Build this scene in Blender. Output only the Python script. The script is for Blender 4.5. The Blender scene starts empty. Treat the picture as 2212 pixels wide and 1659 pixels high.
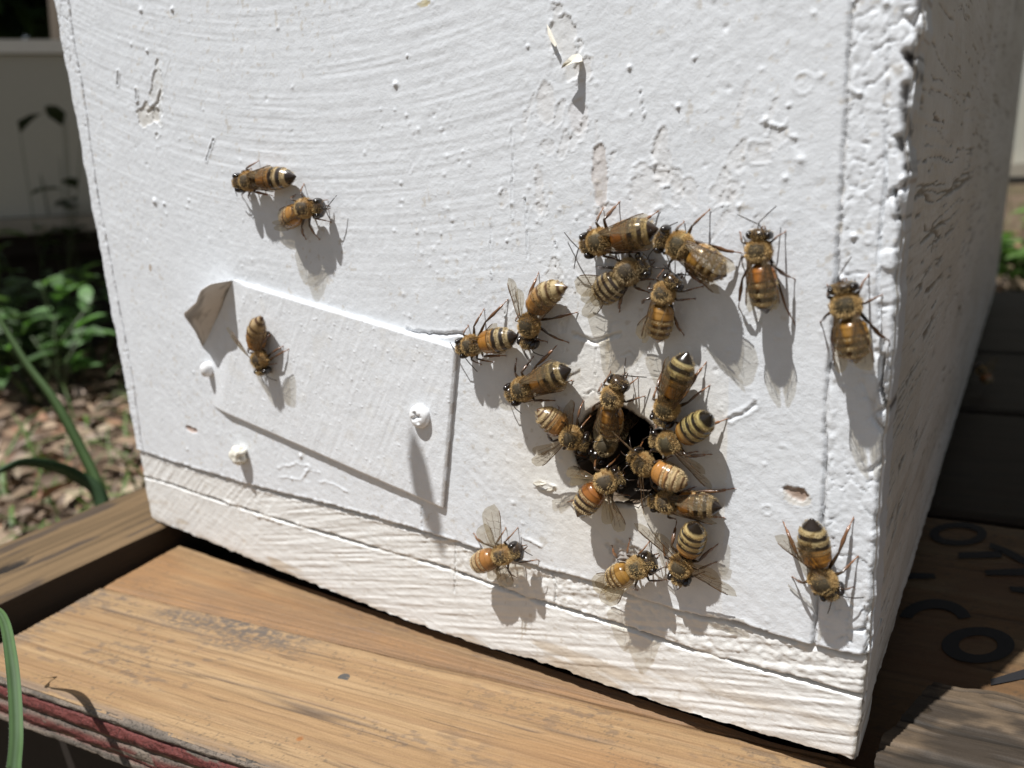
import bpy, math, random
import numpy as np
from mathutils import Vector, Matrix

# ------------------------------------------------------------------ camera, light
S = 0.001                      # everything below is written in millimetres
scene = bpy.context.scene
col = scene.collection
CAM_ROT = (1.3006, 0.0435, 0.579)
CAM = np.array([203.0203, -111.0142, 93.1029])
FPX = 1663.1702
SUN = np.array([0.38, 1.0, -2.55])          # direction the light travels

cd = bpy.data.cameras.new('camera'); cam = bpy.data.objects.new('camera', cd); col.objects.link(cam)
cam.location = Vector(CAM * S); cam.rotation_euler = CAM_ROT
cd.sensor_width = 36.0; cd.lens = FPX / 2212.0 * 36.0
cd.clip_start = 0.005; cd.clip_end = 200.0
cd.dof.use_dof = True; cd.dof.focus_distance = 0.131; cd.dof.aperture_fstop = 19.0
scene.camera = cam

w = bpy.data.worlds.new("World"); scene.world = w; w.use_nodes = True
nt = w.node_tree; nt.nodes.clear()
sky = nt.nodes.new('ShaderNodeTexSky'); sky.sky_type = 'NISHITA'; sky.sun_disc = False
sky.sun_elevation = math.radians(67.2); sky.sun_rotation = math.radians(200.8)
bg = nt.nodes.new('ShaderNodeBackground'); bg.inputs[1].default_value = 0.05
wo = nt.nodes.new('ShaderNodeOutputWorld')
hs = nt.nodes.new('ShaderNodeHueSaturation'); hs.inputs['Saturation'].default_value = .45
nt.links.new(sky.outputs[0], hs.inputs['Color']); nt.links.new(hs.outputs[0], bg.inputs[0]); nt.links.new(bg.outputs[0], wo.inputs[0])
sl = bpy.data.lights.new('sun', 'SUN'); sl.energy = 5.0; sl.angle = math.radians(0.5); sl.color = (1, .985, .965)
so = bpy.data.objects.new('sun', sl); col.objects.link(so)
so.rotation_euler = Vector(SUN).to_track_quat('-Z', 'Y').to_euler()
scene.view_settings.view_transform = 'Standard'; scene.view_settings.look = 'None'
scene.view_settings.exposure = 0.22; scene.view_settings.gamma = 1.0
scene.render.engine = 'CYCLES'
scene.cycles.max_bounces = 8; scene.cycles.transparent_max_bounces = 16

# ------------------------------------------------------------------ helpers
def rotm(rx, ry, rz):
    cx, sx, cy, sy, cz, sz = math.cos(rx), math.sin(rx), math.cos(ry), math.sin(ry), math.cos(rz), math.sin(rz)
    return np.array([[cz, -sz, 0], [sz, cz, 0], [0, 0, 1]]) @ np.array([[cy, 0, sy], [0, 1, 0], [-sy, 0, cy]]) @ np.array([[1, 0, 0], [0, cx, -sx], [0, sx, cx]])
RM = rotm(*CAM_ROT)
def ray(px, py):
    d = RM @ np.array([(px - 1106) / FPX, -(py - 829.5) / FPX, -1.0]); return d
def on_wall(px, py, h=0.0):      # point h mm in front of the hive face
    d = ray(px, py); return CAM + d * ((-h - CAM[1]) / d[1])
def on_level(px, py, z):
    d = ray(px, py); return CAM + d * ((z - CAM[2]) / d[2])
def on_dist(px, py, t):
    d = ray(px, py); return CAM + d / np.linalg.norm(d) * t
def px_scale(P):
    return FPX / float((P - CAM) @ (-RM[:, 2]))

def nrm(v):
    v = np.asarray(v, float); n = np.linalg.norm(v); return v / n if n > 1e-9 else v

rng = np.random.default_rng(7)
TAB = rng.random((16, 256, 256))
def vn(x, y, s=0):
    T = TAB[s % 16]; xi = np.floor(x).astype(int); yi = np.floor(y).astype(int)
    fx = x - xi; fy = y - yi; fx = fx * fx * fx * (fx * (fx * 6 - 15) + 10); fy = fy * fy * fy * (fy * (fy * 6 - 15) + 10)
    a = T[xi & 255, yi & 255]; b = T[(xi + 1) & 255, yi & 255]; c = T[xi & 255, (yi + 1) & 255]; d = T[(xi + 1) & 255, (yi + 1) & 255]
    return (a * (1 - fx) + b * fx) * (1 - fy) + (c * (1 - fx) + d * fx) * fy
def fbm(x, y, o=4, s=0, g=.5):
    r = 0; a = 1; t = 0
    for k in range(o):
        r = r + a * vn(x * 2 ** k + 13.7 * k, y * 2 ** k + 7.1 * k, s + k); t += a; a *= g
    return r / t
def cells(x, y, s=0):
    xi = np.floor(x).astype(int); yi = np.floor(y).astype(int); f1 = np.full(x.shape, 9.); f2 = np.full(x.shape, 9.)
    for i in (-1, 0, 1):
        for j in (-1, 0, 1):
            cx = xi + i + TAB[s, (xi + i) & 255, (yi + j) & 255]; cy = yi + j + TAB[s + 1, (xi + i) & 255, (yi + j) & 255]
            d = np.hypot(cx - x, cy - y); f2 = np.where(d < f1, f1, np.minimum(f2, d)); f1 = np.minimum(f1, d)
    return f1, f2
def sstep(a, b, x):
    t = np.clip((x - a) / (b - a), 0, 1); return t * t * (3 - 2 * t)
def mixc(c, c2, m):
    m = m[..., None]; return c * (1 - m) + np.asarray(c2) * m

def mesh_obj(name, verts, faces, mat=None, parent=None, cols=None, smooth=True, loc=None, mats=None, midx=None, uv=None):
    """verts in mm (world, or relative to parent when a parent has a location)"""
    me = bpy.data.meshes.new(name)
    V = np.asarray(verts, float).reshape(-1, 3)
    base = np.zeros(3)
    if parent is not None: base = np.array(parent.get('_o', (0, 0, 0)))
    if loc is not None: base = np.asarray(loc, float)
    V = (V - base) * S
    if isinstance(faces, np.ndarray):
        n, k = faces.shape
        me.vertices.add(len(V)); me.vertices.foreach_set('co', V.ravel())
        me.loops.add(n * k); me.loops.foreach_set('vertex_index', faces.ravel().astype(np.int32))
        me.polygons.add(n); me.polygons.foreach_set('loop_start', (np.arange(n) * k).astype(np.int32))
        me.update(calc_edges=True); me.validate()
    else:
        me.from_pydata([tuple(v) for v in V], [], [tuple(f) for f in faces]); me.update()
    if smooth: me.polygons.foreach_set('use_smooth', [True] * len(me.polygons))
    if cols is not None:
        a = me.color_attributes.new('Col', 'FLOAT_COLOR', 'POINT')
        c = np.ones((len(V), 4)); cc = np.asarray(cols); c[:, :cc.shape[1]] = cc; a.data.foreach_set('color', c.ravel())
    for m in (mats or ([mat] if mat else [])): me.materials.append(m)
    if midx is not None: me.polygons.foreach_set('material_index', np.asarray(midx, dtype=np.int32))
    me.update()
    o = bpy.data.objects.new(name, me); col.objects.link(o)
    if parent is not None: o.parent = parent
    elif loc is not None: o.location = Vector(base * S)
    return o
def thing(name, label, cat, at=(0, 0, 0), group=None):
    o = bpy.data.objects.new(name, None); col.objects.link(o); o.empty_display_size = .005
    o.location = Vector(np.asarray(at, float) * S); o['_o'] = [float(q) for q in at]
    o['label'] = label; o['category'] = cat
    if group: o['group'] = group
    return o
def tag(o, label, cat, group=None):
    o['label'] = label; o['category'] = cat
    if group: o['group'] = group
    return o
def kind(o, k): o['kind'] = k; return o

class MB:
    def __init__(s): s.v = []; s.f = []; s.c = []; s.m = []
    def add(s, V, F, c=(1, 1, 1), m=0):
        b = len(s.v); s.v += [tuple(x) for x in V]; s.f += [tuple(i + b for i in f) for f in F]; s.m += [m] * len(F)
        c = np.asarray(c, float)
        s.c += [tuple(c)] * len(V) if c.ndim == 1 else [tuple(q) for q in c]
    def tube(s, pts, rad, n=8, c=(1, 1, 1), cap=True, m=0, up=(0.1, -1, .2), flat=None):
        pts = [np.asarray(p, float) for p in pts]; V = []; F = []; C = []
        for i, p in enumerate(pts):
            t = nrm(pts[min(i + 1, len(pts) - 1)] - pts[max(i - 1, 0)]); a = nrm(np.cross(t, up)); b = np.cross(a, t)
            r = rad[i] if hasattr(rad, '__len__') else rad; fl = flat[i] if flat is not None else 1.
            for k in range(n):
                an = 2 * math.pi * k / n; V.append(p + a * r * math.cos(an) + b * r * fl * math.sin(an))
                C.append(c[i] if np.asarray(c).ndim == 2 else c)
        for i in range(len(pts) - 1):
            for k in range(n): F.append((i * n + k, i * n + (k + 1) % n, (i + 1) * n + (k + 1) % n, (i + 1) * n + k))
        if cap: F.append(tuple(range(n - 1, -1, -1))); F.append(tuple((len(pts) - 1) * n + k for k in range(n)))
        s.add(V, F, np.array(C), m)
    def ellipsoid(s, c0, ax, nu=12, nv=9, c=(1, 1, 1), m=0, fn=None):
        V = []; F = []
        for j in range(nv + 1):
            th = math.pi * j / nv
            for i in range(nu):
                ph = 2 * math.pi * i / nu
                q = np.array([math.sin(th) * math.cos(ph), math.sin(th) * math.sin(ph), math.cos(th)])
                k = fn(q) if fn else 1
                V.append(np.asarray(c0) + (ax[0] * q[0] + ax[1] * q[1] + ax[2] * q[2]) * k)
        for j in range(nv):
            for i in range(nu): F.append((j * nu + i, (j + 1) * nu + i, (j + 1) * nu + (i + 1) % nu, j * nu + (i + 1) % nu))
        s.add(V, F, c, m)
    def build(s, name, mat, parent=None, **k):
        return mesh_obj(name, s.v, s.f, mat if not isinstance(mat, list) else None, parent, cols=s.c, mats=mat if isinstance(mat, list) else None, midx=s.m, **k)

def material(name, build):
    m = bpy.data.materials.new(name); m.use_nodes = True; t = m.node_tree; t.nodes.clear()
    out = t.nodes.new('ShaderNodeOutputMaterial'); build(t, out); return m
def N(t, ty, **kw):
    n = t.nodes.new(ty)
    for k, v in kw.items():
        if k.startswith('i_'): n.inputs[k[2:].replace('_', ' ')].default_value = v
        else: setattr(n, k, v)
    return n
def coords(t, sc=(1, 1, 1), rot=(0, 0, 0)):
    c = N(t, 'ShaderNodeTexCoord'); m = N(t, 'ShaderNodeMapping'); m.inputs['Scale'].default_value = [1000 * q for q in sc]; m.inputs['Rotation'].default_value = rot
    t.links.new(c.outputs['Object'], m.inputs['Vector']); return m.outputs[0]
def noise(t, vec, sc, det=5, rough=.55):
    n = N(t, 'ShaderNodeTexNoise'); n.inputs['Scale'].default_value = sc; n.inputs['Detail'].default_value = det; n.inputs['Roughness'].default_value = rough
    t.links.new(vec, n.inputs['Vector']); return n.outputs['Fac']
def ramp(t, fac, pts):
    r = N(t, 'ShaderNodeValToRGB'); e = r.color_ramp.elements
    while len(e) < len(pts): e.new(0.5)
    for i, (p, c) in enumerate(pts): e[i].position = p; e[i].color = (c, c, c, 1) if not hasattr(c, '__len__') else (*c, 1)
    t.links.new(fac, r.inputs[0]); return r.outputs[0]
def mul(t, a, b, fac=1.0, mode='MULTIPLY'):
    m = N(t, 'ShaderNodeMix', data_type='RGBA', blend_type=mode); m.inputs[0].default_value = fac
    for s_, v in ((m.inputs[6], a), (m.inputs[7], b)):
        if hasattr(v, '__len__'): s_.default_value = (*v, 1)
        else: t.links.new(v, s_)
    return m.outputs[2]
def bumps(t, specs):
    prev = None
    for fac, st, dist in specs:
        b = N(t, 'ShaderNodeBump'); b.inputs['Strength'].default_value = st; b.inputs['Distance'].default_value = dist * S
        t.links.new(fac, b.inputs['Height'])
        if prev is not None: t.links.new(prev, b.inputs['Normal'])
        prev = b.outputs[0]
    return prev
def principled(t, out, base, rough=.5, normal=None, **kw):
    p = N(t, 'ShaderNodeBsdfPrincipled')
    if hasattr(base, '__len__'): p.inputs['Base Color'].default_value = (*base, 1)
    else: t.links.new(base, p.inputs['Base Color'])
    if isinstance(rough, float): p.inputs['Roughness'].default_value = rough
    else: t.links.new(rough, p.inputs['Roughness'])
    if normal is not None: t.links.new(normal, p.inputs['Normal'])
    for k, v in kw.items(): p.inputs[k.replace('_', ' ')].default_value = v
    if out is not None: t.links.new(p.outputs[0], out.inputs[0])
    return p
def attr(t): return N(t, 'ShaderNodeVertexColor', layer_name='Col').outputs[0]

def _paint(t, o):
    v = coords(t); a = attr(t)
    n1 = noise(t, v, .35, 6); n2 = noise(t, v, 2.2, 5); n3 = noise(t, v, 7, 3)
    c = mul(t, a, ramp(t, n1, [(.3, .93), (.6, 1.0)])); c = mul(t, c, ramp(t, n3, [(.28, .8), (.42, 1.0)]), .5)
    principled(t, o, c, ramp(t, n2, [(.3, .27), (.7, .55)]), bumps(t, [(n2, .8, .075), (n3, .6, .05)]), Specular_IOR_Level=.5)
M_paint = material('white_paint', _paint)
def _wood(stretch, rough=.75, bump=.5):
    def f(t, o):
        v = coords(t, stretch); a = attr(t); v2 = coords(t)
        n1 = noise(t, v, 1.0, 6, .65); n2 = noise(t, v2, 3.0, 4)
        c = mul(t, a, ramp(t, n1, [(.25, .78), (.5, 1.0), (.75, 1.08)])); c = mul(t, c, ramp(t, n2, [(.3, .85), (.6, 1.0)]))
        principled(t, o, c, rough, bumps(t, [(n1, bump, .25), (n2, .4, .08)]), Specular_IOR_Level=.3)
    return f
M_wood = material('bare_wood', _wood((.10, 2.4, 2.4), .62, .35))
M_wood_y = material('bare_wood_lengthwise', _wood((1.3, .05, 1.3)))
def _red(t, o):
    v = coords(t); a = attr(t); n = noise(t, v, 1.6, 6, .7); n3 = noise(t, v, 4, 3)
    c = mul(t, a, ramp(t, n, [(.36, .35), (.5, 1.0)])); principled(t, o, c, .6, bumps(t, [(n, 1.0, .4), (n3, .7, .15)]))
M_edge = material('flaking_red_paint', _red)
def _cut(t, o):
    # glossy chitin
    a = attr(t); v = coords(t); n = noise(t, v, 6, 4)
    principled(t, o, mul(t, a, ramp(t, n, [(.3, .75), (.6, 1.05)])), .25, bumps(t, [(n, .25, .04)]), Specular_IOR_Level=.55, Coat_Weight=.3, Coat_Roughness=.15)
M_bee = material('bee_cuticle', _cut)
M_thorax = material('thorax_cuticle', lambda t, o: principled(t, o, attr(t), .62, bumps(t, [(noise(t, coords(t), 5, 4), .8, .08)]), Specular_IOR_Level=.25))
M_fur = material('bee_fur', lambda t, o: principled(t, o, attr(t), .75, Specular_IOR_Level=.25))
M_eye = material('compound_eye', lambda t, o: principled(t, o, (.012, .008, .006), .17, Specular_IOR_Level=.7))
def _wing(t, o):
    tr = N(t, 'ShaderNodeBsdfTransparent'); tr.inputs[0].default_value = (.76, .72, .64, 1)
    v = coords(t); n = noise(t, v, 1.4, 3)
    p = principled(t, None, (.42, .33, .20), .22, bumps(t, [(n, .6, .3)]), Specular_IOR_Level=.8)
    m = N(t, 'ShaderNodeMixShader'); m.inputs[0].default_value = .13
    t.links.new(tr.outputs[0], m.inputs[1]); t.links.new(p.outputs[0], m.inputs[2]); t.links.new(m.outputs[0], o.inputs[0])
M_wing = material('wing_membrane', _wing)
M_vein = material('wing_vein', lambda t, o: principled(t, o, (.10, .055, .025), .4))
M_dark = material('shade_dark_wood', lambda t, o: principled(t, o, (.018, .012, .008), .8))  # near-black colour also stands in for shade inside and underneath
M_prop = material('propolis_stained_wood', lambda t, o: principled(t, o, mul(t, (.012, .007, .005), ramp(t, noise(t, coords(t), .8, 5), [(.3, .4), (.7, 1.5)])), .35, bumps(t, [(noise(t, coords(t), 1.2, 5), .8, .4)])))
def _leaf(t, o):
    a = attr(t); v = coords(t, (.05, .05, .05)); n = noise(t, v, 1, 4)
    p = principled(t, None, mul(t, a, ramp(t, n, [(.3, .7), (.7, 1.15)])), .5)
    tl = N(t, 'ShaderNodeBsdfTranslucent'); t.links.new(mul(t, a, (1.0, 1.3, .5)), tl.inputs[0])
    m = N(t, 'ShaderNodeMixShader'); m.inputs[0].default_value = .3
    t.links.new(p.outputs[0], m.inputs[1]); t.links.new(tl.outputs[0], m.inputs[2]); t.links.new(m.outputs[0], o.inputs[0])
M_leaf = material('green_leaf', _leaf)
M_litter = material('dead_leaf', lambda t, o: principled(t, o, attr(t), .85))
def _ground(t, o):
    v = coords(t, (.02, .02, .02)); n = noise(t, v, 1, 8, .7); n2 = noise(t, v, .12, 5)
    principled(t, o, mul(t, ramp(t, n, [(.3, (.05, .032, .022)), (.55, (.15, .10, .065)), (.75, (.24, .17, .11))]), ramp(t, n2, [(.35, (.6, .75, .45)), (.6, (1, 1, 1))])), .95, bumps(t, [(n, 1, 12)]))
M_ground = material('soil', _ground)
M_stencil = material('black_stencil_ink', lambda t, o: principled(t, o, (.010, .010, .012), .7))
M_nail = material('dull_nail', lambda t, o: principled(t, o, (.09, .085, .08), .5, Metallic=.3))

# ------------------------------------------------------------------ the hive (front face is the plane y=0)
HW, HD, HH = 190.0, 519.0, 480.0
hive = thing('beehive', 'white painted wooden beehive box with flaking paint and a round entrance hole, in the foreground', 'beehive', (95, 0, 0))
def wp(px, py):
    p = on_wall(px, py); return np.array([p[0], p[2]])
def poly(pts): return np.array([wp(*p) for p in pts])
seam1 = poly([(290, 970), (354, 992), (528, 1045), (800, 1114), (991, 1172), (1154, 1222), (1331, 1274), (1467, 1322), (1592, 1346), (1750, 1395), (1870, 1417)])
seam2 = poly([(300, 1030), (354, 1045), (496, 1093), (678, 1150), (962, 1231), (1154, 1301), (1345, 1358), (1467, 1402), (1592, 1437), (1860, 1510)])
bott = poly([(345, 1130), (400, 1152), (531, 1206), (697, 1273), (864, 1339), (1031, 1396), (1197, 1443), (1330, 1492), (1500, 1548), (1700, 1606), (1840, 1645)])
vR = poly([(1840, 0), (1821, 425), (1811, 540), (1799, 759), (1787, 851), (1781, 1000), (1780, 1080), (1765, 1300), (1757, 1395)])
vR2 = poly([(1925, 0), (1912, 425), (1900, 537), (1896, 640), (1908, 783), (1903, 834), (1917, 920)])
vL = poly([(149, 0), (160, 90), (179, 187), (194, 299), (213, 429), (239, 560), (250, 619), (270, 723), (288, 827), (305, 952)])
rEdge = poly([(1995, 0), (1998, 60), (1978, 110), (1975, 200), (1960, 300), (1968, 380), (1952, 480), (1940, 600), (1935, 750), (1922, 850), (1905, 1050), (1895, 1200), (1882, 1400), (1868, 1500), (1850, 1640)])
def zi(P, x): o = np.argsort(P[:, 0]); return np.interp(x, P[o, 0], P[o, 1])
def xi_(P, z): o = np.argsort(P[:, 1]); return np.interp(z, P[o, 1], P[o, 0])
hole_px = [(1288, 883), (1350, 885), (1367, 900), (1409, 925), (1417, 951), (1420, 1010), (1408, 1060), (1389, 1081), (1374, 1094), (1347, 1091), (1269, 1050), (1249, 1008), (1238, 973), (1244, 940), (1260, 905)]
HP = poly(hole_px); HC = HP.mean(0)
ha = np.arctan2(HP[:, 1] - HC[1], HP[:, 0] - HC[0]); hr = np.hypot(*(HP - HC).T); oo = np.argsort(ha)
def hole_r(a): return np.interp(a, np.r_[ha[oo] - 2 * np.pi, ha[oo], ha[oo] + 2 * np.pi], np.tile(hr[oo], 3)) * .5 + .5 * hr.mean()

DX = .26
nx = int(HW / DX); ZT = 142.0
zv = np.r_[np.arange(0, ZT, DX), np.arange(ZT, HH + .1, 2.0)]
U, Vz = np.meshgrid(np.linspace(0, 1, nx + 1), zv, indexing='ij')
Z = Vz.copy()
xl = .55 * (fbm(Z[0] * .25, Z[0] * 0, 4, 2) - .5) * 2
xr = np.clip(xi_(rEdge, Z[0]), 188, 191.3) + .3 * (fbm(Z[0] * .35, Z[0] * 0 + 5, 4, 3) - .5) * 2
X = xl[None, :] * (1 - U) + xr[None, :] * U
zb = zi(bott, X) + .35 * (fbm(X * .5, X * 0 + 3, 4, 4) - .5) * 2
zb -= np.clip(2.5 - X, 0, 3) * -0.5
Z = Z + zb * np.clip(1 - Z / 18.0, 0, 1)

H = np.zeros_like(X)
base = np.array([.77, .80, .835]); C = np.tile(base, X.shape + (1,)).copy()
wob = .30 * (fbm(X * .6, Z * .6, 4, 5, .65) - .5) * 2 + .5 * (fbm(X * .12, Z * .12, 2, 8) - .5)
d1 = Z - zi(seam1, X) + wob; d2 = Z - zi(seam2, X) + .7 * wob
dR = X - xi_(vR, Z) + wob * .8; dL = X - (xi_(vL, Z)) + wob * .8; dR2 = X - xi_(vR2, Z) + wob * .6
above1 = sstep(-.1, .12, d1); below2 = 1 - sstep(-.1, .1, d2)
panel = above1 * sstep(-.1, .1, dL) * (1 - sstep(-.1, .1, dR))
strip = above1 * (1 - sstep(-.1, .1, dL) * (1 - sstep(-.1, .1, dR)))
rail = (1 - above1)
# broad paint relief
H += .17 * (fbm(X * .12, Z * .12, 4, 1) - .5) + .045 * (fbm(X * .9, Z * .9, 3, 6) - .5) + .045 * (fbm(X * 2.1, Z * 2.1, 2, 9) - .5)
# brush strokes: long arcs
rr = np.hypot(X - 95, Z - 330); th = np.arctan2(X - 95, 330 - Z) * 330
stk = fbm(rr * 1.7, th * .03, 3, 8, .6) - .5
mk = (sstep(60, 100, Z) * sstep(170, 120, X) + .35) * panel
H += .085 * stk * mk * (.4 + fbm(X * .04, Z * .06, 2, 9))
# diagonal strokes near the plate
dg = fbm((X * .6 + Z * .8) * .9, (X * .8 - Z * .6) * .04, 3, 10, .6) - .5
H += .07 * dg * sstep(70, 50, Z) * panel
# orange peel
f1, f2 = cells(X * .55, Z * .55, 2)
H += .03 * sstep(.5, .1, f1) * panel * sstep(.35, .6, fbm(X * .08, Z * .08, 3, 3))
# levels
H -= .62 * rail + .05 * below2
# corner strips: blistered, cracked paint
bl = fbm(X * .9, Z * .7, 4, 11); c1, c2 = cells(X * .42 + .8 * fbm(X * .4, Z * .4, 2, 1), Z * .26 + .8 * fbm(X * .4, Z * .4, 2, 2), 4)
crk = sstep(.09, .0, c2 - c1)
H += strip * (.09 * (bl - .5) + .12 * (fbm(X * 1.6, Z * 1.6, 3, 12) - .5) - .22 * crk * sstep(.45, .6, fbm(X * .1, Z * .06, 3, 13)))
# right edge chunks of lifting paint
er = (xr[None, :] - X); chunk = sstep(3.2, .5, er) * above1
k1, k2 = cells(X * .3, Z * .16, 6)
H += chunk * (.2 * (fbm(X * .6, Z * .4, 3, 14) - .35) - .9 * sstep(.16, 0, k2 - k1) * sstep(.38, .55, fbm(X * .05, Z * .05, 2, 4)))
H -= 1.3 * sstep(1.0, 0, er) ** 2 + 1.0 * sstep(.9, 0, X - xl[None, :]) ** 2
# base boards: fibrous grain
gr = fbm(X * .10 + Z * .10, Z * 2.0 - X * .32 - 5 * np.sin(X * .025), 4, 1, .6) - .5
gr2 = fbm(X * .2, Z * 1.6 + X * .38, 3, 5, .6) - .5
g1_ = fbm((X + Z * .3) * .07, (Z - X * .26) * 1.7, 3, 1, .5) - .5; g3_ = fbm((X + Z) * .07, (Z - X * .9) * .95, 3, 5, .5) - .5
H += rail * (.34 * g1_ * sstep(30, 70, X) + .30 * g3_ * sstep(75, 40, X) * (.4 + .6 * (1 - below2)) + .10 * gr2)
rgh = sstep(95, 125, X) * rail * (1 - below2)
H += rgh * .45 * (fbm(X * 1.0, Z * 1.0, 4, 7) - .5)
# seams
def groove(d, wd, dep, sd, lipw=.7, lip=.25):
    global H
    m = .15 + 1.5 * sstep(.35, .7, fbm(X * .15 + sd, Z * .15, 4, sd)); wd = wd * (.5 + 1.0 * fbm(X * .3, Z * .3, 3, sd + 1))
    H += -dep * np.exp(-(d / wd) ** 2) * m + lip * np.exp(-((np.abs(d) - lipw) / .35) ** 2) * (fbm(X * .8, Z * .8, 3, sd + 2) > .5)
groove(d2, .24, 1.5, 3, .7, .08); groove(d1 + .45, .30, 1.0, 4, .9, .12)
sv = above1
m_ = .35 + 1.0 * fbm(X * .2, Z * .12, 3, 8)
H += sv * (-1.1 * np.exp(-(dR / .25) ** 2) * m_ + .3 * np.exp(-((dR - .75) / .4) ** 2) * (fbm(X * .7, Z * .9, 3, 9) - .25))
H += sv * (-.7 * np.exp(-(dL / .2) ** 2) * m_ + .3 * np.exp(-((dL + .5) / .35) ** 2) * (fbm(X * .7, Z * .9, 3, 9) - .25))
H += sv * (-.9 * np.exp(-(dR2 / .14) ** 2) * m_ * sstep(.3, .6, fbm(Z * .05, X * 0, 2, 2)))
# cracks drawn as polylines
def seg_d(P):
    D = np.full(X.shape, 99.)
    x0, z0 = P.min(0) - 4; x1, z1 = P.max(0) + 4
    M = (X > x0) & (X < x1) & (Z > z0) & (Z < z1); xs, zs = X[M], Z[M]
    xs = xs + .5 * (fbm(xs * .8, zs * .8, 3, 3) - .5); zs = zs + 1.0 * (fbm(xs * .8, zs * .8, 3, 6) - .5); dd = np.full(xs.shape, 99.)
    for a, b in zip(P[:-1], P[1:]):
        L = b - a; t = np.clip(((xs - a[0]) * L[0] + (zs - a[1]) * L[1]) / (L @ L), 0, 1)
        dd = np.minimum(dd, np.hypot(xs - a[0] - t * L[0], zs - a[1] - t * L[1]))
    D[M] = dd; return D
def crack(pts, wd=.15, dep=.6, lip=.15, dark=0, c=(.25, .2, .15)):
    global H, C
    d = seg_d(poly(pts)); H -= dep * np.exp(-(d / wd) ** 2); H += lip * np.exp(-((d - wd * 2.6) / (wd * 1.2)) ** 2)
    if dark: C[:] = mixc(C, c, dark * np.exp(-(d / (wd * .9)) ** 2))
crack([(880, 714), (905, 718), (945, 722), (1000, 721)], .28, .5, .08, .4); crack([(1240, 722), (1262, 731), (1290, 737), (1320, 728), (1338, 722)], .28, .5, .08, .4)
crack([(1300, 745), (1322, 700), (1345, 690)], .1, .2, .1)
crack([(1105, 280), (1107, 360), (1106, 470)], .09, .2); crack([(1200, 520), (1203, 600)], .09, .2)
crack([(1135, 430), (1140, 560)], .09, .3); crack([(1060, 470), (1062, 600)], .08, .2); crack([(980, 1170), (978, 1280)], .12, .5, .08, .3)
crack([(1190, 1242), (1198, 1262), (1194, 1310)], .12, .5, .1, .3); crack([(912, 1090), (912, 1160)], .1, .3)
crack([(368, 130), (358, 165), (345, 200)], .10, .10, .04, .35, (.30, .24, .17)); crack([(345, 200), (338, 225), (318, 242)], .25, .35, .08, .8, (.22, .16, .10))
crack([(462, 300), (445, 345)], .14, .35, .2); crack([(255, 155), (254, 182)], .2, .3, .2, .5); crack([(295, 195), (296, 215)], .2, .35, .3, .5)
crack([(1250, 1330), (1420, 1384), (1500, 1410)], .15, .5, .1, .3); crack([(1400, 815), (1425, 812), (1480, 830)], .1, .2, .1)
crack([(1240, 850), (1280, 846), (1300, 853)], .1, .25, .1); crack([(1345, 770), (1360, 760), (1372, 772), (1378, 800)], .1, .2, .1)
crack([(1290, 745), (1283, 800), (1290, 860)], .1, .2, .12)
crack([(1575, 905), (1620, 885), (1632, 872)], .18, .2, .12); crack([(1385, 200), (1390, 260)], .08, .15)
# lifted edges
def ridge(pts, wd=.3, h=.5):
    global H
    d = seg_d(poly(pts)); H += h * .42 * np.exp(-(d / (wd * .62)) ** 2) * (.3 + 1.4 * fbm(X * .8, Z * .8, 3, 7))
ridge([(1155, 1050), (1175, 1042), (1200, 1050)]); ridge([(1165, 1057), (1190, 1058), (1198, 1052)], .25, .6)
ridge([(1835, 190), (1848, 200), (1862, 205)], .3, .6); ridge([(1640, 265), (1690, 272), (1700, 262)], .25, .4); ridge([(1700, 288), (1720, 300)], .35, .5)
ridge([(600, 1010), (640, 1000), (672, 1008), (650, 1035), (605, 1030)], .5, .35); ridge([(690, 1040), (720, 1045), (750, 1062)], .4, .3); ridge([(660, 1016), (690, 1020)], .4, .3)
ridge([(545, 1112), (600, 1128), (640, 1136)], .8, .7); ridge([(480, 1085), (500, 1090)], .7, .5)
ridge([(1130, 1160), (1155, 1175), (1168, 1180)], .4, .5); ridge([(1235, 760), (1255, 772)], .2, .25)
for P_, w__ in (([(1960, 112), (1972, 145), (1988, 180), (1996, 200)], .55), ([(1958, 190), (1953, 250), (1962, 288)], .5), ([(1946, 296), (1950, 330), (1962, 370)], .5), ([(1962, 118), (1990, 112), (2004, 116)], .35), ([(1934, 410), (1940, 470), (1965, 478)], .25), ([(1905, 780), (1903, 834), (1912, 880), (1925, 915)], .22)):
    crack(P_, w__ * .8, 1.1, .05, .85, (.06, .045, .035))
for px, py, rx, rz, h in ((1996, 150, 1.2, 2.1, .9), (1976, 230, .9, 2.8, .6), (1970, 325, 1.0, 2.3, .6), (1962, 405, 1.1, 2.4, .45), (1945, 445, 1.2, 1.6, .4), (1925, 560, 1.4, 1.5, .3)):
    q = wp(px, py); e = np.hypot((X - q[0]) / rx, (Z - q[1]) / rz) + .5 * (fbm(X * .8, Z * .8, 3, 5) - .5); H += h * sstep(1.15, .75, e)
# rings left by bubbles
for (px, py, r, h) in [(980, 580, 2.0, .13), (1115, 842, 1.1, .12), (1560, 880, .5, .3), (1655, 395, .7, .25), (1657, 1102, .8, .4), (1350, 700, .9, .1), (885, 865, 3.2, .1), (1735, 180, 1.3, .35), (1100, 500, .5, .3), (1630, 575, .4, .3), (1875, 515, .6, .4), (1890, 1160, .5, .5)]:
    q = wp(px, py); d = np.hypot(X - q[0], Z - q[1]); H += .3 * h * np.exp(-((d - r) / .15) ** 2)
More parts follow.
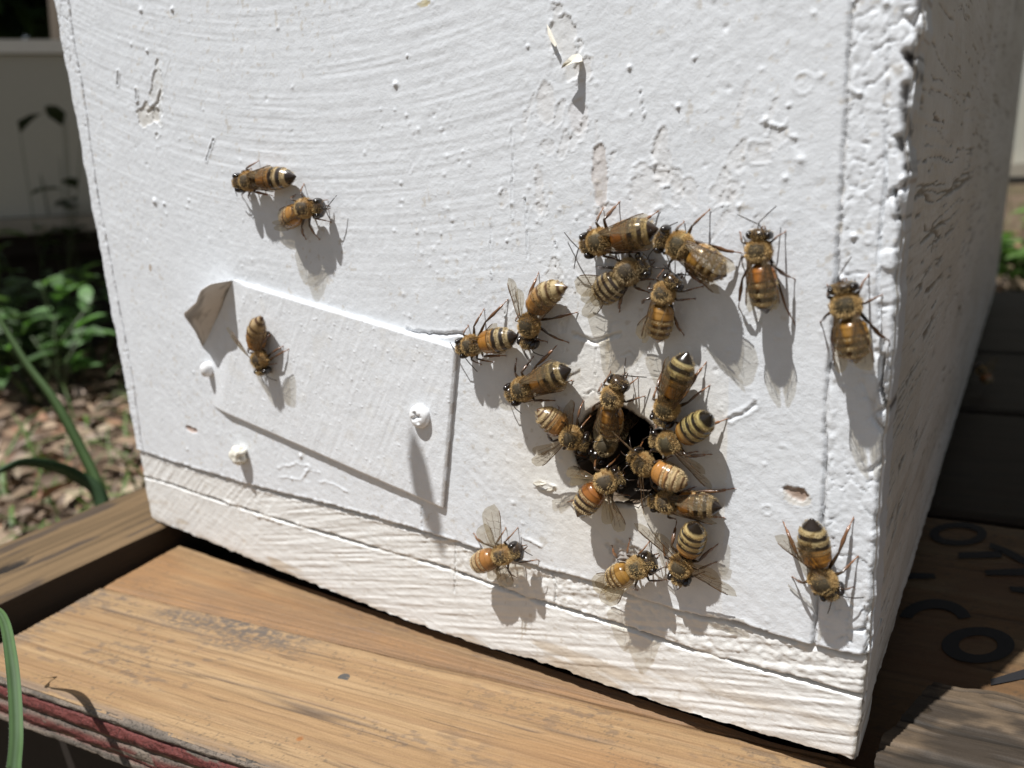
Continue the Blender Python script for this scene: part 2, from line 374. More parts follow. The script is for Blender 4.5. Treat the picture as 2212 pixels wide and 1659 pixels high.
# peeled patches
def peel(px, py, rx, rz, c, dep=.12, ang=0, am=.9, k=1.0):
    global H, C
    q = wp(px, py); M = (np.abs(X - q[0]) < 2.2 * max(rx, rz)) & (np.abs(Z - q[1]) < 2.2 * max(rx, rz))
    a = X[M] - q[0]; b = Z[M] - q[1]; ca, sa = math.cos(ang), math.sin(ang); a, b = a * ca + b * sa, -a * sa + b * ca
    e = np.hypot(a / rx, b / rz) + am * (fbm(X[M] * .45, Z[M] * .45, 4, 9) - .5) * 1.6
    m = sstep(1.04, .96, e); rim = np.exp(-((e - 1.06) / .07) ** 2)
    H[M] += -dep * m + .10 * rim; cc = C[M]; C[M] = mixc(cc, c, m * k * (.6 + .4 * fbm(X[M], Z[M], 3, 2)) * (.35 if min(c) > .56 and max(c) > .69 else .8))
peel(1218, 88, 2.2, 5.0, (.70, .67, .62), .12, .25); peel(1262, 150, 1.4, 2.0, (.70, .66, .62), .08)
peel(338, 210, 2.2, 6.5, (.70, .68, .62), .18, -.35); peel(318, 250, 4.0, 2.4, (.66, .63, .57), .2)
peel(1296, 378, 1.3, 4.6, (.60, .54, .50), .12, .05, .7); peel(1250, 252, 1.5, 2.6, (.70, .64, .61), .1); peel(1180, 220, 1.6, 2.6, (.74, .70, .66), .06)
peel(1430, 350, 1.5, 3.5, (.71, .68, .65), .06); peel(1395, 405, 3.0, 3.4, (.77, .755, .74), .03); peel(1165, 430, 1.0, 4.5, (.72, .69, .66), .06)
peel(1200, 600, 1.8, 3.2, (.74, .72, .69), .06); peel(1640, 330, 1.5, 2.0, (.77, .76, .75), .03); peel(1310, 470, 2.0, 2.0, (.74, .70, .67), .06)
peel(1312, 765, .35, 3.2, (.55, .42, .16), .02, 0, .6, .8); peel(920, 6, 1.4, .5, (.55, .45, .18), .02)
for px, py, rx, rz, c_ in ((1352, 1196, 3.4, 2.2, (.10, .09, .085)), (1356, 1206, 2.7, 1.6, (.62, .56, .58)), (1335, 1215, 1.0, 1.8, (.12, .07, .04)), (1370, 1190, 1.2, .6, (.16, .15, .16))):
    peel(px, py, rx, rz, c_, .12, -.2, .6)
peel(1722, 1074, 2.3, 1.4, (.62, .57, .49), .05, -.3, .6); peel(1716, 1063, 1.9, .9, (.24, .11, .045), .3, -.3, 1.0)
peel(415, 928, 2.3, .8, (.42, .20, .09), .3, 0, .5); peel(325, 578, .5, .7, (.35, .22, .1), .0); peel(525, 1000, .6, .8, (.5, .45, .2), 0)
peel(1190, 690, 1.0, 1.0, (.7, .68, .66), .06); peel(1265, 585, 2.0, 4.0, (.73, .71, .69), .05)
for i in range(46):
    q = rng.random(2); pxx = 1080 + q[0] * 620; pyy = 180 + q[1] * 560
    peel(pxx, pyy, .4 + .9 * rng.random(), .7 + 2.2 * rng.random(), (.73, .705, .68), .05, rng.normal() * .3, .9, .7)
# pimples and grit
def pimple(x, z, r, h):
    i = int((x / HW) * nx); j = int(z / DX); k = int(r * 2.4 / DX) + 1
    i0, i1, j0, j1 = max(i - k, 0), min(i + k + 1, nx + 1), max(j - k, 0), min(j + k + 1, len(zv))
    if i1 <= i0 or j1 <= j0: return
    d = np.hypot(X[i0:i1, j0:j1] - x, Z[i0:i1, j0:j1] - z); H[i0:i1, j0:j1] += h * np.exp(-(d / r) ** 2)
for i in range(1700):
    r = .13 + .26 * rng.random() ** 6; x = rng.random() * 188; z = 20 + rng.random() * 122
    if rng.random() < .45: x = 100 + rng.random() * 75; z = 55 + rng.random() * 50
    pimple(x, z, r, r * (.25 + .5 * rng.random()) * (1 if rng.random() < .85 else -1))
for (px, py, r, h) in [(305, 22, .9, .8), (372, 20, .7, .9), (318, 110, .5, .9), (855, 182, .8, .9), (335, 435, 1.1, 1.2), (1655, 258, .6, .9), (1730, 345, .9, .6), (1465, 230, .45, .8), (1140, 100, .4, .7), (1820, 600, .8, .9), (600, 60, .7, .5),
                       (355, 440, .6, .8), (880, 120, .35, .6), (440, 640, .5, .6), (835, 800, .5, .7), (526, 873, .7, 1.4), (650, 985, .8, .9), (1245, 470, .35, .6), (1095, 520, .35, .6), (1500, 125, .4, .6), (1360, 145, .5, .9), (1630, 540, .35, .8),
                       (1845, 510, .7, .8), (700, 830, .4, .5), (1205, 1090, .5, .6), (560, 622, .8, .8), (660, 750, .3, .5), (750, 905, .3, .5)]:
    q = wp(px, py); pimple(q[0], q[1], r * .6, h * .5)
# colours of the board itself
dh = np.hypot(X - HC[0], (Z - HC[1]))
C = mixc(C, (.80, .775, .72), np.clip(.85 * sstep(36, 12, dh + 10 * (fbm(X * .1, Z * .1, 3, 3) - .5)), 0, 1) * (X < 168))
C = mixc(C, (.70, .63, .50), .5 * sstep(12.2, 9.5, dh + 2 * (fbm(X * .3, Z * .3, 3, 5) - .5)))
C = mixc(C, (.79, .78, .745), rail * .8)
C = mixc(C, (.52, .43, .32), rail * .75 * sstep(.58, .70, fbm(X * .05, Z * .3, 4, 6)) * sstep(9, 3, Z - zi(bott, X)))
C = mixc(C, (.45, .36, .27), .55 * np.exp(-((Z - zi(bott, X)) / 1.1) ** 2) * (fbm(X * .15, Z * .4, 3, 2) > .42))
C = mixc(C, (.30, .25, .19), .55 * np.clip(np.exp(-(d2 / .2) ** 2) + .6 * np.exp(-((d1 + .4) / .35) ** 2) + sv * .6 * np.exp(-(dR / .22) ** 2) + sv * .35 * np.exp(-(dL / .2) ** 2), 0, 1))
C = mixc(C, (.42, .34, .26), .8 * chunk * sstep(.07, 0, k2 - k1) * sstep(.42, .55, fbm(X * .05, Z * .05, 2, 4)))
# soft dirt freckles
C = mixc(C, (.55, .50, .42), .5 * sstep(.70, .78, fbm(X * .9, Z * .9, 4, 1)) * (fbm(X * .05, Z * .05, 2, 7) > .5))

# entrance hole: snap grid vertices to the rim
aa = np.arctan2(Z - HC[1], X - HC[0]); R0 = hole_r(aa); dd = dh - R0
sn = np.abs(dd) < DX * .55
X[sn] = HC[0] + R0[sn] * np.cos(aa[sn]); Z[sn] = HC[1] + R0[sn] * np.sin(aa[sn])
rimz = sstep(.9, 0, dd) * (dd > -1); H -= .5 * rimz * (.4 + fbm(X, Z, 3, 2)); C = mixc(C, (.10, .06, .03), .9 * sstep(.55, 0.05, dd + .5 * (fbm(X * .8, Z * .8, 3, 3) - .5)))
inside = dh - hole_r(aa) < -DX * .56
P3 = np.stack([X, -H, Z], -1).reshape(-1, 3); Cf = C.reshape(-1, 3)
nz = len(zv); I, J = np.meshgrid(np.arange(nx), np.arange(nz - 1), indexing='ij')
idx = I * nz + J; F = np.stack([idx, idx + nz, idx + nz + 1, idx + 1], -1).reshape(-1, 4)
fin = inside.ravel()[F].any(1)
fc = lambda A: A.ravel()[F].mean(1)
c1_, c2_, cR_, cL_ = fc(d1), fc(d2), fc(dR), fc(dL)
reg = np.where(c1_ < 0, np.where(c2_ < 0, 4, 3), np.where(cR_ > 0, 2, np.where(cL_ < 0, 1, 0)))
def cut_part(name, r, depth, parent=hive):
    f = F[(reg == r) & ~fin]
    used, inv = np.unique(f, return_inverse=True); inv = inv.reshape(f.shape)
    e = np.concatenate([inv[:, [0, 1]], inv[:, [1, 2]], inv[:, [2, 3]], inv[:, [3, 0]]])
    key = np.sort(e, 1); k = key[:, 0] * (10 ** 7) + key[:, 1]; uq, first, cnt = np.unique(k, return_index=True, return_counts=True)
    be = e[first[cnt == 1]]
    n = len(used); V = P3[used]; Cc = Cf[used]
    bv, binv = np.unique(be, return_inverse=True); binv = binv.reshape(be.shape)
    front = V[bv]; back = front.copy(); back[:, 1] = depth      # own copies so the edge shades sharply
    V2 = np.concatenate([V, front, back]); a0 = n + binv; b0 = n + len(bv) + binv
    F2 = np.concatenate([inv, np.stack([a0[:, 1], a0[:, 0], b0[:, 0], b0[:, 1]], 1)])
    C2 = np.concatenate([Cc, Cc[bv] * .9, Cc[bv] * .9])
    return mesh_obj(name, V2, F2, M_paint, parent, cols=C2)
cut_part('front_panel', 0, 19.0); cut_part('corner_strip', 1, 8.0); cut_part('corner_strip', 2, 8.0); cut_part('base_rail', 3, 12.0); cut_part('base_cleat', 4, 12.0)

# entrance tunnel and dark interior
m = MB(); V = []; Ft = []; n = 72
for k in range(n):
    a = -math.pi + 2 * math.pi * k / n; r = float(hole_r(np.array([a]))[0]) + .12
    for j, y in enumerate((.35, 3, 8, 19)):
        rr_ = r + (.25 * (vn(np.array([k * .7]), np.array([y * .5]), 2)[0] - .5)) ; V.append((HC[0] + rr_ * math.cos(a), y, HC[1] + rr_ * math.sin(a)))
for k in range(n):
    for j in range(3): Ft.append((k * 4 + j, ((k + 1) % n) * 4 + j, ((k + 1) % n) * 4 + j + 1, k * 4 + j + 1))
mesh_obj('entrance_hole', V, Ft, M_prop, hive)
def box(mb, x0, x1, y0, y1, z0, z1, c=(1, 1, 1), m=0):
    mb.add([(x0, y0, z0), (x1, y0, z0), (x1, y1, z0), (x0, y1, z0), (x0, y0, z1), (x1, y0, z1), (x1, y1, z1), (x0, y1, z1)],
           [(0, 3, 2, 1), (4, 5, 6, 7), (0, 1, 5, 4), (1, 2, 6, 5), (2, 3, 7, 6), (3, 0, 4, 7)], c, m)
m = MB(); box(m, 12, 178, 19.05, 500, 12, 238, (1, 1, 1))
f_ = m.f; 
# the inner box is open at the front where the panel stands
m.f = [q for i, q in enumerate(m.f) if i != 2]; m.m = m.m[:-1]
m.build('inner_chamber', M_dark, hive, smooth=False)

# side walls
def side_wall():
    ys = np.r_[np.arange(0.4, 12, .4), np.arange(12, 160, .9), np.arange(160, HD + 1, 3.0)]; zs = np.r_[np.arange(0, 142, .25), np.arange(142, HH + .1, 5.0)]
    Y, Zs = np.meshgrid(ys, zs, indexing='ij')
    g = Zs + .0016 * (Y - 10) ** 2 * sstep(40, 110, Zs)
    g = Zs + 2.2 * (fbm(Y * .05, Zs * .12, 3, 4) - .5)
    ck = 0
    for f_, fy_, th_, sd_ in ((.42, .012, .085, 5), (.70, .020, .10, 9)):
        q = np.abs(fbm(Y * fy_, g * f_, 2, sd_, .35) - .5); ck = np.maximum(ck, sstep(th_ * .48, th_ * .15, q) * sstep(.54, .61, fbm(Y * .035 + 7, g * .30, 3, sd_ + 2)))
    ck = np.maximum(ck, sstep(.76, .79, fbm(Y * .10, g * .9, 3, 12)))
    h = .4 * (fbm(Y * .1, Zs * .1, 4, 2) - .5) + .18 * (fbm(Y * .03, g * 1.2, 4, 3) - .5) + .25 * (fbm(Y * .8, Zs * .8, 3, 6) - .5) - .3 * ck
    Cs = np.tile(np.array([.74, .72, .68]), Y.shape + (1,))
    Cs = mixc(Cs, (.60, .56, .49), .5 * sstep(.45, .65, fbm(Y * .03, Zs * .08, 4, 7)))
    Cs = mixc(Cs, (.19, .155, .12), .85 * ck)
    Cs = mixc(Cs, (.40, .34, .27), .5 * sstep(.62, .68, fbm(Y * .03, g * .5, 4, 11)) * sstep(60, 10, Zs))
    xe = np.interp(zs, np.sort(zv), xr); xb = xe[None, :] * sstep(9, 0, Y) + (HW - .6) * (1 - sstep(9, 0, Y)) - .35 * sstep(2, 0, Y)
    zb0 = np.interp(HW, [HW], [float(zi(bott, HW))]); zz = Zs + zb0 * np.clip(1 - Zs / 18, 0, 1)
    V = np.stack([xb + h * sstep(0, 3, Y), Y, zz], -1).reshape(-1, 3); a, b = Y.shape
    I, J = np.meshgrid(np.arange(a - 1), np.arange(b - 1), indexing='ij'); id_ = I * b + J
    F_ = np.stack([id_, id_ + b, id_ + b + 1, id_ + 1], -1).reshape(-1, 4)
    mesh_obj('side_wall', V, F_, M_paint, hive, cols=Cs.reshape(-1, 3))
side_wall()
m = MB(); box(m, 0.2, 11, 8.2, HD, 0.6, HH, (.7, .69, .66)); m.build('side_wall', M_paint, hive, smooth=False)
m = MB(); box(m, 11.2, 188, HD - 15, HD - .3, 0.6, HH, (.7, .69, .66)); m.build('back_wall', M_paint, hive, smooth=False)
m = MB(); box(m, 1, 188, 12.2, HD - 16, 0.9, 11.5, (.45, .38, .3)); m.build('floor_board', M_dark, hive, smooth=False)  # near-black underside deepens the shade in the gap below
m = MB(); box(m, -4, 194, -5, HD + 5, HH + .5, HH + 18, (.75, .75, .75)); m.build('lid', M_paint, hive, smooth=False)

# ------------------------------------------------------------------ sheet metal cover plate with its bent corner
PT = 1.0
pl = [on_wall(*p, PT) for p in [(502, 606), (985, 750), (955, 1100), (445, 876), (420, 800), (503, 748)]]
pl = [np.array([p[0], p[2]]) for p in pl]
def plate_mesh():
    TL, TR, BR, BL, BL2, FB = pl
    n, k = 330, 190; V = np.zeros((n + 1, k + 1, 3)); Cc = np.zeros((n + 1, k + 1, 3))
    u = np.linspace(0, 1, n + 1)[:, None]; v = np.linspace(0, 1, k + 1)[None, :]
    LB = BL; top = TL[None, None, :] * (1 - u[..., None]) + TR[None, None, :] * u[..., None]
    bot = LB[None, None, :] * (1 - u[..., None]) + BR[None, None, :] * u[..., None]
    Lx = np.interp(np.linspace(0, 1, k + 1), [0, .12, .52, 1], [0, 1.6, 4.9, 0])[None, :]   # left edge bows with the fold
    Q = top * (1 - v[..., None]) + bot * v[..., None]; Q[..., 0] -= (1 - u) ** 3 * Lx
    x, z = Q[..., 0], Q[..., 1]
    h = PT + .12 * (fbm(x * .15, z * .15, 3, 2) - .5)
    # brush marks
    h += .09 * (fbm((x * .5 + z * .87) * .08, (x * .87 - z * .5) * 1.1, 3, 10, .6) - .5) + .07 * (fbm(x, z, 3, 4) - .5)
    q1, q2 = cells(x * .25, z * .25, 8); h += .14 * sstep(.08, 0, q1) * (fbm(x * .06, z * .06, 2, 3) > .5) 
    e = np.minimum(np.minimum(v * 36, (1 - v) * 36), (1 - u) * 70); h -= .28 * sstep(.5, 0, e)
    left = sstep(0.10, 0, u); h = h * (1 - left) + left * np.where(v < .52, .78 * (1 - v / .52) + .04, -.02)
    V[..., 0] = x; V[..., 1] = -h; V[..., 2] = z
    Cc[:] = (.785, .81, .84); Cc[:] = mixc(Cc, (.70, .67, .60), .18 * sstep(.62, .72, fbm(x * .3, z * .3, 4, 5)))
    Cc[:] = mixc(Cc, (.40, .33, .26), .5 * sstep(.35, .1, (1 - u) * 70 + 0 * v) * (fbm(x * .3, z * .2, 3, 5) > .45))
    I, J = np.meshgrid(np.arange(n), np.arange(k), indexing='ij'); b = k + 1; id_ = I * b + J
    F_ = np.stack([id_, id_ + 1, id_ + b + 1, id_ + b], -1).reshape(-1, 4)
    Vf = V.reshape(-1, 3); border = [i * b for i in range(n + 1)] + [n * b + j for j in range(1, b)] + [i * b + k for i in range(n - 1, -1, -1)]
    nb = len(Vf); fr = Vf[border]; bk = fr.copy(); bk[:, 1] = .35
    Vf = np.concatenate([Vf, fr, bk]); L = len(border); q = np.arange(L - 1)
    F2 = np.stack([nb + q, nb + q + 1, nb + L + q + 1, nb + L + q], 1)
    Cf_ = Cc.reshape(-1, 3); Cf_ = np.concatenate([Cf_, Cf_[border] * .9, Cf_[border] * .9])
    return mesh_obj('cover_plate', Vf, np.concatenate([F_, F2]), M_paint, hive, cols=Cf_)
plate = plate_mesh(); plate['_o'] = list(hive['_o'])
# bent corner: a curved sheet standing away from the wall along the fold line
ft = on_wall(501, 606, PT - .1); fb = on_wall(438, 748, .05); tip = on_wall(393, 680, 6.0); up_ = on_wall(431, 628, 6.6)
n = 26; k = 22; V = []; Cc = []; F_ = []
for i in range(n + 1):          # down the fold
    s = i / n; a = ft * (1 - s) + fb * s
    # outer edge outline from the fold top over the upper corner to the tip and back to the fold bottom
    path = [ft, up_ + (ft - up_) * .45 + np.array([0, -1.2, .5]), up_, (up_ + tip) / 2 + np.array([.9, .5, 0]), tip, (tip * .55 + fb * .45) + np.array([0, .8, -.6]), fb]
    t = s * (len(path) - 1); j = min(int(t), len(path) - 2); o_ = path[j] * (1 - (t - j)) + path[j + 1] * (t - j)
    for q in range(k + 1):
        w_ = q / k; p = a * (1 - w_) + o_ * w_
        bulge = math.sin(w_ * math.pi) * .9 * math.sin(s * math.pi); p = p + np.array([-.9, .55, 0]) * bulge
        if w_ > .86: p = p + np.array([.8, -.1, .2]) * ((w_ - .86) / .14) ** 2 * math.sin(s * math.pi) * 1.2
        p = p + np.array([1, 0, 0]) * .12 * (float(vn(np.array([s * 9]), np.array([w_ * 9]), 3)[0]) - .5)
        if q == 0: p = np.array([a[0] + .25, .35, a[2] - .1])
        V.append(p); st_ = float(fbm(np.array([s * 5 + 2]), np.array([w_ * 5]), 4, 6)[0])
        c0 = np.array([.64, .62, .59]) * (1 - .5 * max(0, min(1, (st_ - .5) * 5))); V_ = V
        if w_ > .93: c0 = np.array([.75, .74, .71])
        Cc.append(c0)
for i in range(n):
    for q in range(k): a = i * (k + 1) + q; F_.append((a, a + 1, a + k + 2, a + k + 1))
nV = len(V); V2 = [np.asarray(p) + np.array([-.28, -.05, 0]) for p in V]; C2 = [(.78, .78, .78)] * nV
F2 = [tuple(nV + x for x in f[::-1]) for f in F_]
rimv = [i * (k + 1) + k for i in range(n + 1)]; F3 = [(rimv[i], nV + rimv[i], nV + rimv[i + 1], rimv[i + 1]) for i in range(n)]
fo = mesh_obj('bent_corner', V + V2, F_ + F2 + F3, M_paint, plate, cols=Cc + C2)
fo['label'] = 'upper corner of the cover plate bent outward, brown stained on the inside'

# painted screw heads
def screw(px, py, r, h0, hh, parent, cross=True, seed=0, c=(.82, .83, .84), elong=1.0):
    p0 = on_wall(px, py, h0 + hh * .7); V = []; F_ = []; Cc = []; nr, na = 16, 40
    for i in range(nr + 1):
        s = i / nr
        for j in range(na):
            a = 2 * math.pi * j / na
            rad = r * math.sin(s * math.pi / 2 * 1.05) if s < .95 else r * .96
            rad *= 1 + .03 * math.sin(3 * a + seed) + .05 * (float(vn(np.array([3 + 2 * math.cos(a)]), np.array([3 + 2 * math.sin(a)]), seed % 8)[0]) - .5)
            y = hh * (max(0., math.cos(s * math.pi / 2)) ** .6) if s < .95 else -h0 - .3
            dx, dz = rad * math.cos(a), rad * math.sin(a) * elong
            if cross:
                t = math.radians(20); a1 = dx * math.cos(t) + dz * math.sin(t); a2 = -dx * math.sin(t) + dz * math.cos(t)
                y -= .75 * math.exp(-(a1 / .32) ** 2) * (abs(a2) < r * .55) * (.5 if a2 < 0 else 1) + .6 * math.exp(-(a2 / .32) ** 2) * (abs(a1) < r * .5)
            y += .07 * (float(vn(np.array([dx * 1.3 + 9]), np.array([dz * 1.3 + 9]), 5)[0]) - .5)
            V.append((p0[0] + dx, -(h0 + y), p0[2] + dz)); Cc.append(c)
    for i in range(nr):
        for j in range(na): F_.append((i * na + j, (i + 1) * na + j, (i + 1) * na + (j + 1) % na, i * na + (j + 1) % na))
    return mesh_obj('screw_head', V, F_, M_paint, parent, cols=Cc)
screw(901, 902, 2.35, PT, 1.7, plate)
screw(440, 800, 1.35, 0, 2.6, hive, False, 2, elong=1.35)['label'] = 'small screw head buried in white paint below the bent corner'
def lump(px, py, r, hh, name, c):
    p0 = on_wall(px, py, hh * .5); m = MB()
    m.ellipsoid((p0[0], -hh * .45, p0[2]), [np.array([r, 0, 0]), np.array([0, hh * .62, 0]), np.array([0, 0, r * 1.15])], 28, 18, c,
                fn=lambda q: 1 + .85 * (float(fbm(np.array([q[0] * 2.4 + 4 + q[1]]), np.array([q[2] * 2.4 + 4]), 3, 5)[0]) - .5))
    return m.build(name, M_paint, hive)
lump(514, 985, 2.1, 3.0, 'screw_head', (.74, .71, .62))['label'] = 'ragged screw head crusted with cracked cream paint'
# lifted flakes of paint
def flake(pts, parent=hive, c=(.76, .72, .62), name='paint_flake'):
    P = [on_wall(px, py, h) for px, py, h in pts]; cen = sum(P) / len(P); V = [cen] + P; n = len(P)
    V2 = [v + np.array([0, .12, -.02]) for v in V]; F_ = [(0, 1 + i, 1 + (i + 1) % n) for i in range(n)]
    F2 = [(n + 1, n + 2 + (i + 1) % n, n + 2 + i) for i in range(n)]; F3 = [(1 + i, n + 2 + i, n + 2 + (i + 1) % n, 1 + (i + 1) % n) for i in range(n)]
    mesh_obj(name, V + V2, F_ + F2 + F3, M_paint, parent, cols=[c] * (2 * n + 2), smooth=False)
flake([(1212, 147, 1.9), (1217, 137, 2.4), (1226, 128, 1.9), (1236, 119, 1.0), (1248, 116, .25), (1257, 123, .15), (1258, 132, .6), (1250, 134, 1.3), (1238, 135, 2.2), (1226, 141, 2.7)])
flake([(1181, 52, .1), (1190, 66, .3), (1196, 82, .6), (1203, 97, .9), (1199, 101, 1.0), (1190, 90, .7), (1184, 75, .5)])
flake([(1150, 1043, .1), (1165, 1038, .7), (1180, 1044, .9), (1172, 1047, 1.0), (1158, 1049, .5)]); flake([(1170, 1060, .1), (1196, 1050, .8), (1203, 1052, .9), (1190, 1060, .7)])

# ------------------------------------------------------------------ pallet
E1 = nrm([1, .149, 0]); E2 = np.array([-E1[1], E1[0], 0]); PO = np.array([28.4, -54.0, 0])
def PW(u, v, z): return PO + E1 * u + E2 * v + np.array([0, 0, z])
pallet = thing('wooden_pallet', 'weathered wooden pallet of tan boards that the beehive stands on', 'pallet', (120, 40, -120))
def slab(name, u0, u1, v0, v1, zt, th, step, hf, cf, mat, parent, edge=None, shape=None, tilt=0.0):
    us = np.arange(u0, u1 + step * .5, step); vs = np.arange(v0, v1 + step * .5, step); U_, V_ = np.meshgrid(us, vs, indexing='ij')
    h = hf(U_, V_); c = cf(U_, V_, h)
    Uw, Vw = (U_, V_) if shape is None else shape(U_, V_)
    e = np.minimum(np.minimum(Uw - Uw.min(), Uw.max() - Uw), np.minimum(V_ - v0, v1 - V_)); h = h - .7 * sstep(1.0, 0, e)
    org = PW(0, 0, zt); Vt = np.stack([Uw, Vw, h], -1).reshape(-1, 3); a, b = U_.shape
    I, J = np.meshgrid(np.arange(a - 1), np.arange(b - 1), indexing='ij'); id_ = I * b + J
    F_ = np.stack([id_, id_ + b, id_ + b + 1, id_ + 1], -1).reshape(-1, 4)
    bd = [i * b for i in range(a)] + [(a - 1) * b + j for j in range(1, b)] + [i * b + b - 1 for i in range(a - 2, -1, -1)] + [j for j in range(b - 2, -1, -1)]
    fr = Vt[bd]; bk = fr.copy(); bk[:, 2] = -th; n = len(Vt); L = len(bd); q = np.arange(L - 1)
    F2 = np.stack([n + q + 1, n + q, n + L + q, n + L + q + 1], 1); Vt = np.concatenate([Vt, fr, bk])
    cc = c.reshape(-1, 3); cb = cc[bd] * (.8 if edge is None else 1.) if edge is None else np.tile(np.asarray(edge), (L, 1)); cc = np.concatenate([cc, cb, cb])
    me = mesh_obj(name, Vt, np.concatenate([F_, F2]), mat, None, cols=cc, loc=(0, 0, 0))
    o = me; o.parent = parent; Pp = np.array(parent['_o']); o.location = Vector((org - Pp) * S); o.rotation_euler = (0, -tilt, math.atan2(E1[1], E1[0]))
    return o
def pine_h(U_, V_):
    g = V_ + 1.2 * (fbm(U_ * .02, V_ * .1, 2, 3) - .5)
    h = .35 * (fbm(U_ * .012, g * 1.4, 4, 4, .6) - .5) + .3 * (fbm(U_ * .05, V_ * .05, 3, 2) - .5)
    cr = sstep(.030, 0, np.abs(fbm(U_ * .006, g * .28, 3, 6, .35) - .5)) * sstep(.46, .6, fbm(U_ * .03, V_ * .25, 3, 9))
    c2_ = sstep(.022, 0, np.abs(fbm(U_ * .008, g * .55, 2, 11, .3) - .5)) * sstep(.5, .6, fbm(U_ * .025, V_ * .4, 3, 2))
    return h - .35 * cr - .25 * c2_ + .06 * (fbm(U_ * .25, g * 3., 2, 3) - .5)
def pine_c(U_, V_, h):
    c = np.tile(np.array([.30, .190, .096]), U_.shape + (1,)); g = V_ + 1.2 * (fbm(U_ * .02, V_ * .1, 2, 3) - .5)
    c = mixc(c, (.345, .232, .125), .8 * sstep(.4, .65, fbm(U_ * .012, g * .35, 4, 5)))
    c = mixc(c, (.27, .145, .065), .75 * sstep(90, 150, U_ + 14 * V_ * 0) * sstep(.35, .6, fbm(U_ * .02, V_ * .1, 3, 7)) + 0 * U_)
    c = mixc(c, (.23, .135, .07), .4 * sstep(.56, .70, fbm(U_ * .01, g * 1.3, 4, 8)))
    fl = sstep(.62, .70, fbm(U_ * .02, g * 2.2, 3, 13, .6)); c = mixc(c, (.20, .125, .065), .55 * fl)
    sp = sstep(.70, .76, fbm(U_ * 1.6, V_ * 2.2, 3, 2)) * (fbm(U_ * .05, V_ * .1, 2, 5) > .48); c = mixc(c, (.12, .09, .06), .6 * sp)
    cr = sstep(.030, 0, np.abs(fbm(U_ * .006, g * .28, 3, 6, .35) - .5)) * sstep(.46, .6, fbm(U_ * .03, V_ * .25, 3, 9))
    c = mixc(c, (.07, .05, .04), .75 * cr)
    c2_ = sstep(.022, 0, np.abs(fbm(U_ * .008, g * .55, 2, 11, .3) - .5)) * sstep(.5, .6, fbm(U_ * .025, V_ * .4, 3, 2)); c = mixc(c, (.10, .065, .04), .6 * c2_)
    c = c * (1 + .22 * (fbm(U_ * .03, g * 4.0, 3, 9, .6) - .5))[..., None]
    gx = .45 * sstep(.60, .72, fbm(U_ * .35, V_ * .8, 4, 10)) * sstep(.5, .66, fbm(U_ * .03, V_ * .07, 3, 11)); c = mixc(c, (.10, .08, .07), gx)
    for (px, py, r1, r2) in [(215, 1275, 5, 2.5), (470, 1355, 15, 6), (590, 1375, 14, 7), (690, 1350, 8, 7), (380, 1330, 8, 4), (430, 1345, 10, 4), (520, 1365, 10, 5), (600, 1385, 12, 5), (660, 1372, 8, 5), (500, 1400, 7, 2.5), (275, 1290, 4, 2.5), (150, 1290, 9, 2), (60, 1350, 6, 2.5), (430, 1200, 5, 2)]:
        p = on_level(px, py, -7) - PO; pu, pv = p @ E1, p @ E2; e = np.hypot((U_ - pu) / r1, (V_ - pv) / r2)
        c = mixc(c, (.10, .085, .075), .62 * sstep(1.5, .0, e + .9 * (fbm(U_ * .12, V_ * .2, 3, 4) - .5)) * sstep(.30, .70, fbm(U_ * .9, V_ * 1.3, 4, 12, .75)))
    c = mixc(c, (.13, .11, .095), .65 * sstep(9, 0, U_ - uL) * sstep(.4, .6, fbm(U_ * .25, V_ * .5, 4, 4)))
    c = mixc(c, (.17, .13, .10), .7 * sstep(2.2, .2, V_) * sstep(.35, .6, fbm(U_ * .1, V_, 3, 2)))
    for px, py in [(168, 1572), (650, 1823 / 1.1302)]:
        p = on_level(px, py, -7) - PO; e = np.hypot(U_ - p @ E1, V_ - p @ E2); c = mixc(c, (.28, .12, .04), sstep(.8, .4, e))
    return c
pB = on_level(29, 1368, -7) - PO; uL = pB @ E1
slab('deck_board', uL, 168, 0, 35.2, -7, 10.5, .25, pine_h, pine_c, M_wood, pallet, shape=lambda a, b: (a, b + .35 * (fbm(a * .2, b * 0, 3, 2) - .5) * (b > 33)), tilt=.0225)
p2 = on_level(378, 1173, -7) - PO
slab('deck_board', p2 @ E1 + .5, 164.6, 35.7, 60, -7.3, 10.5, .32, lambda a, b: pine_h(a + 300, b + 60), lambda a, b, h: mixc(pine_c(a + 300, b + 60, h), (.19, .12, .07), .5 * sstep(.35, .6, fbm(a * .05, b * .08, 3, 3))), M_wood, pallet,
     shape=lambda a, b: (a + (b - 35.7) * .05, 35.7 + (b - 35.7) / 24.3 * np.maximum((58.4 - E1[1] * a) / E2[1] - 35.7, .5)), tilt=.0225)  # back edge cut short so the shaded strip under the hive reads black
slab('deck_board', 165.2, 330, 35.7, 150, -7.35, 10.5, .7, lambda a, b: pine_h(a + 300, b + 60), lambda a, b, h: mixc(pine_c(a + 300, b + 60, h) * .5, (.11, .055, .028), .6 * sstep(.35, .6, fbm(a * .05, b * .05, 3, 3))), M_wood, pallet)  # darkened colour puts shade and some dirt into this board
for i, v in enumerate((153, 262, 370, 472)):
    slab('deck_board', -60, 420, v, v + 104, -7.2, 10.5, 2.5, lambda a, b: pine_h(a + 77 * i, b + 160), lambda a, b, h: pine_c(a + 77 * i, b + 60, h) * .08, M_wood, pallet)  # colour scaled to near-black, painting in the shade behind the hive
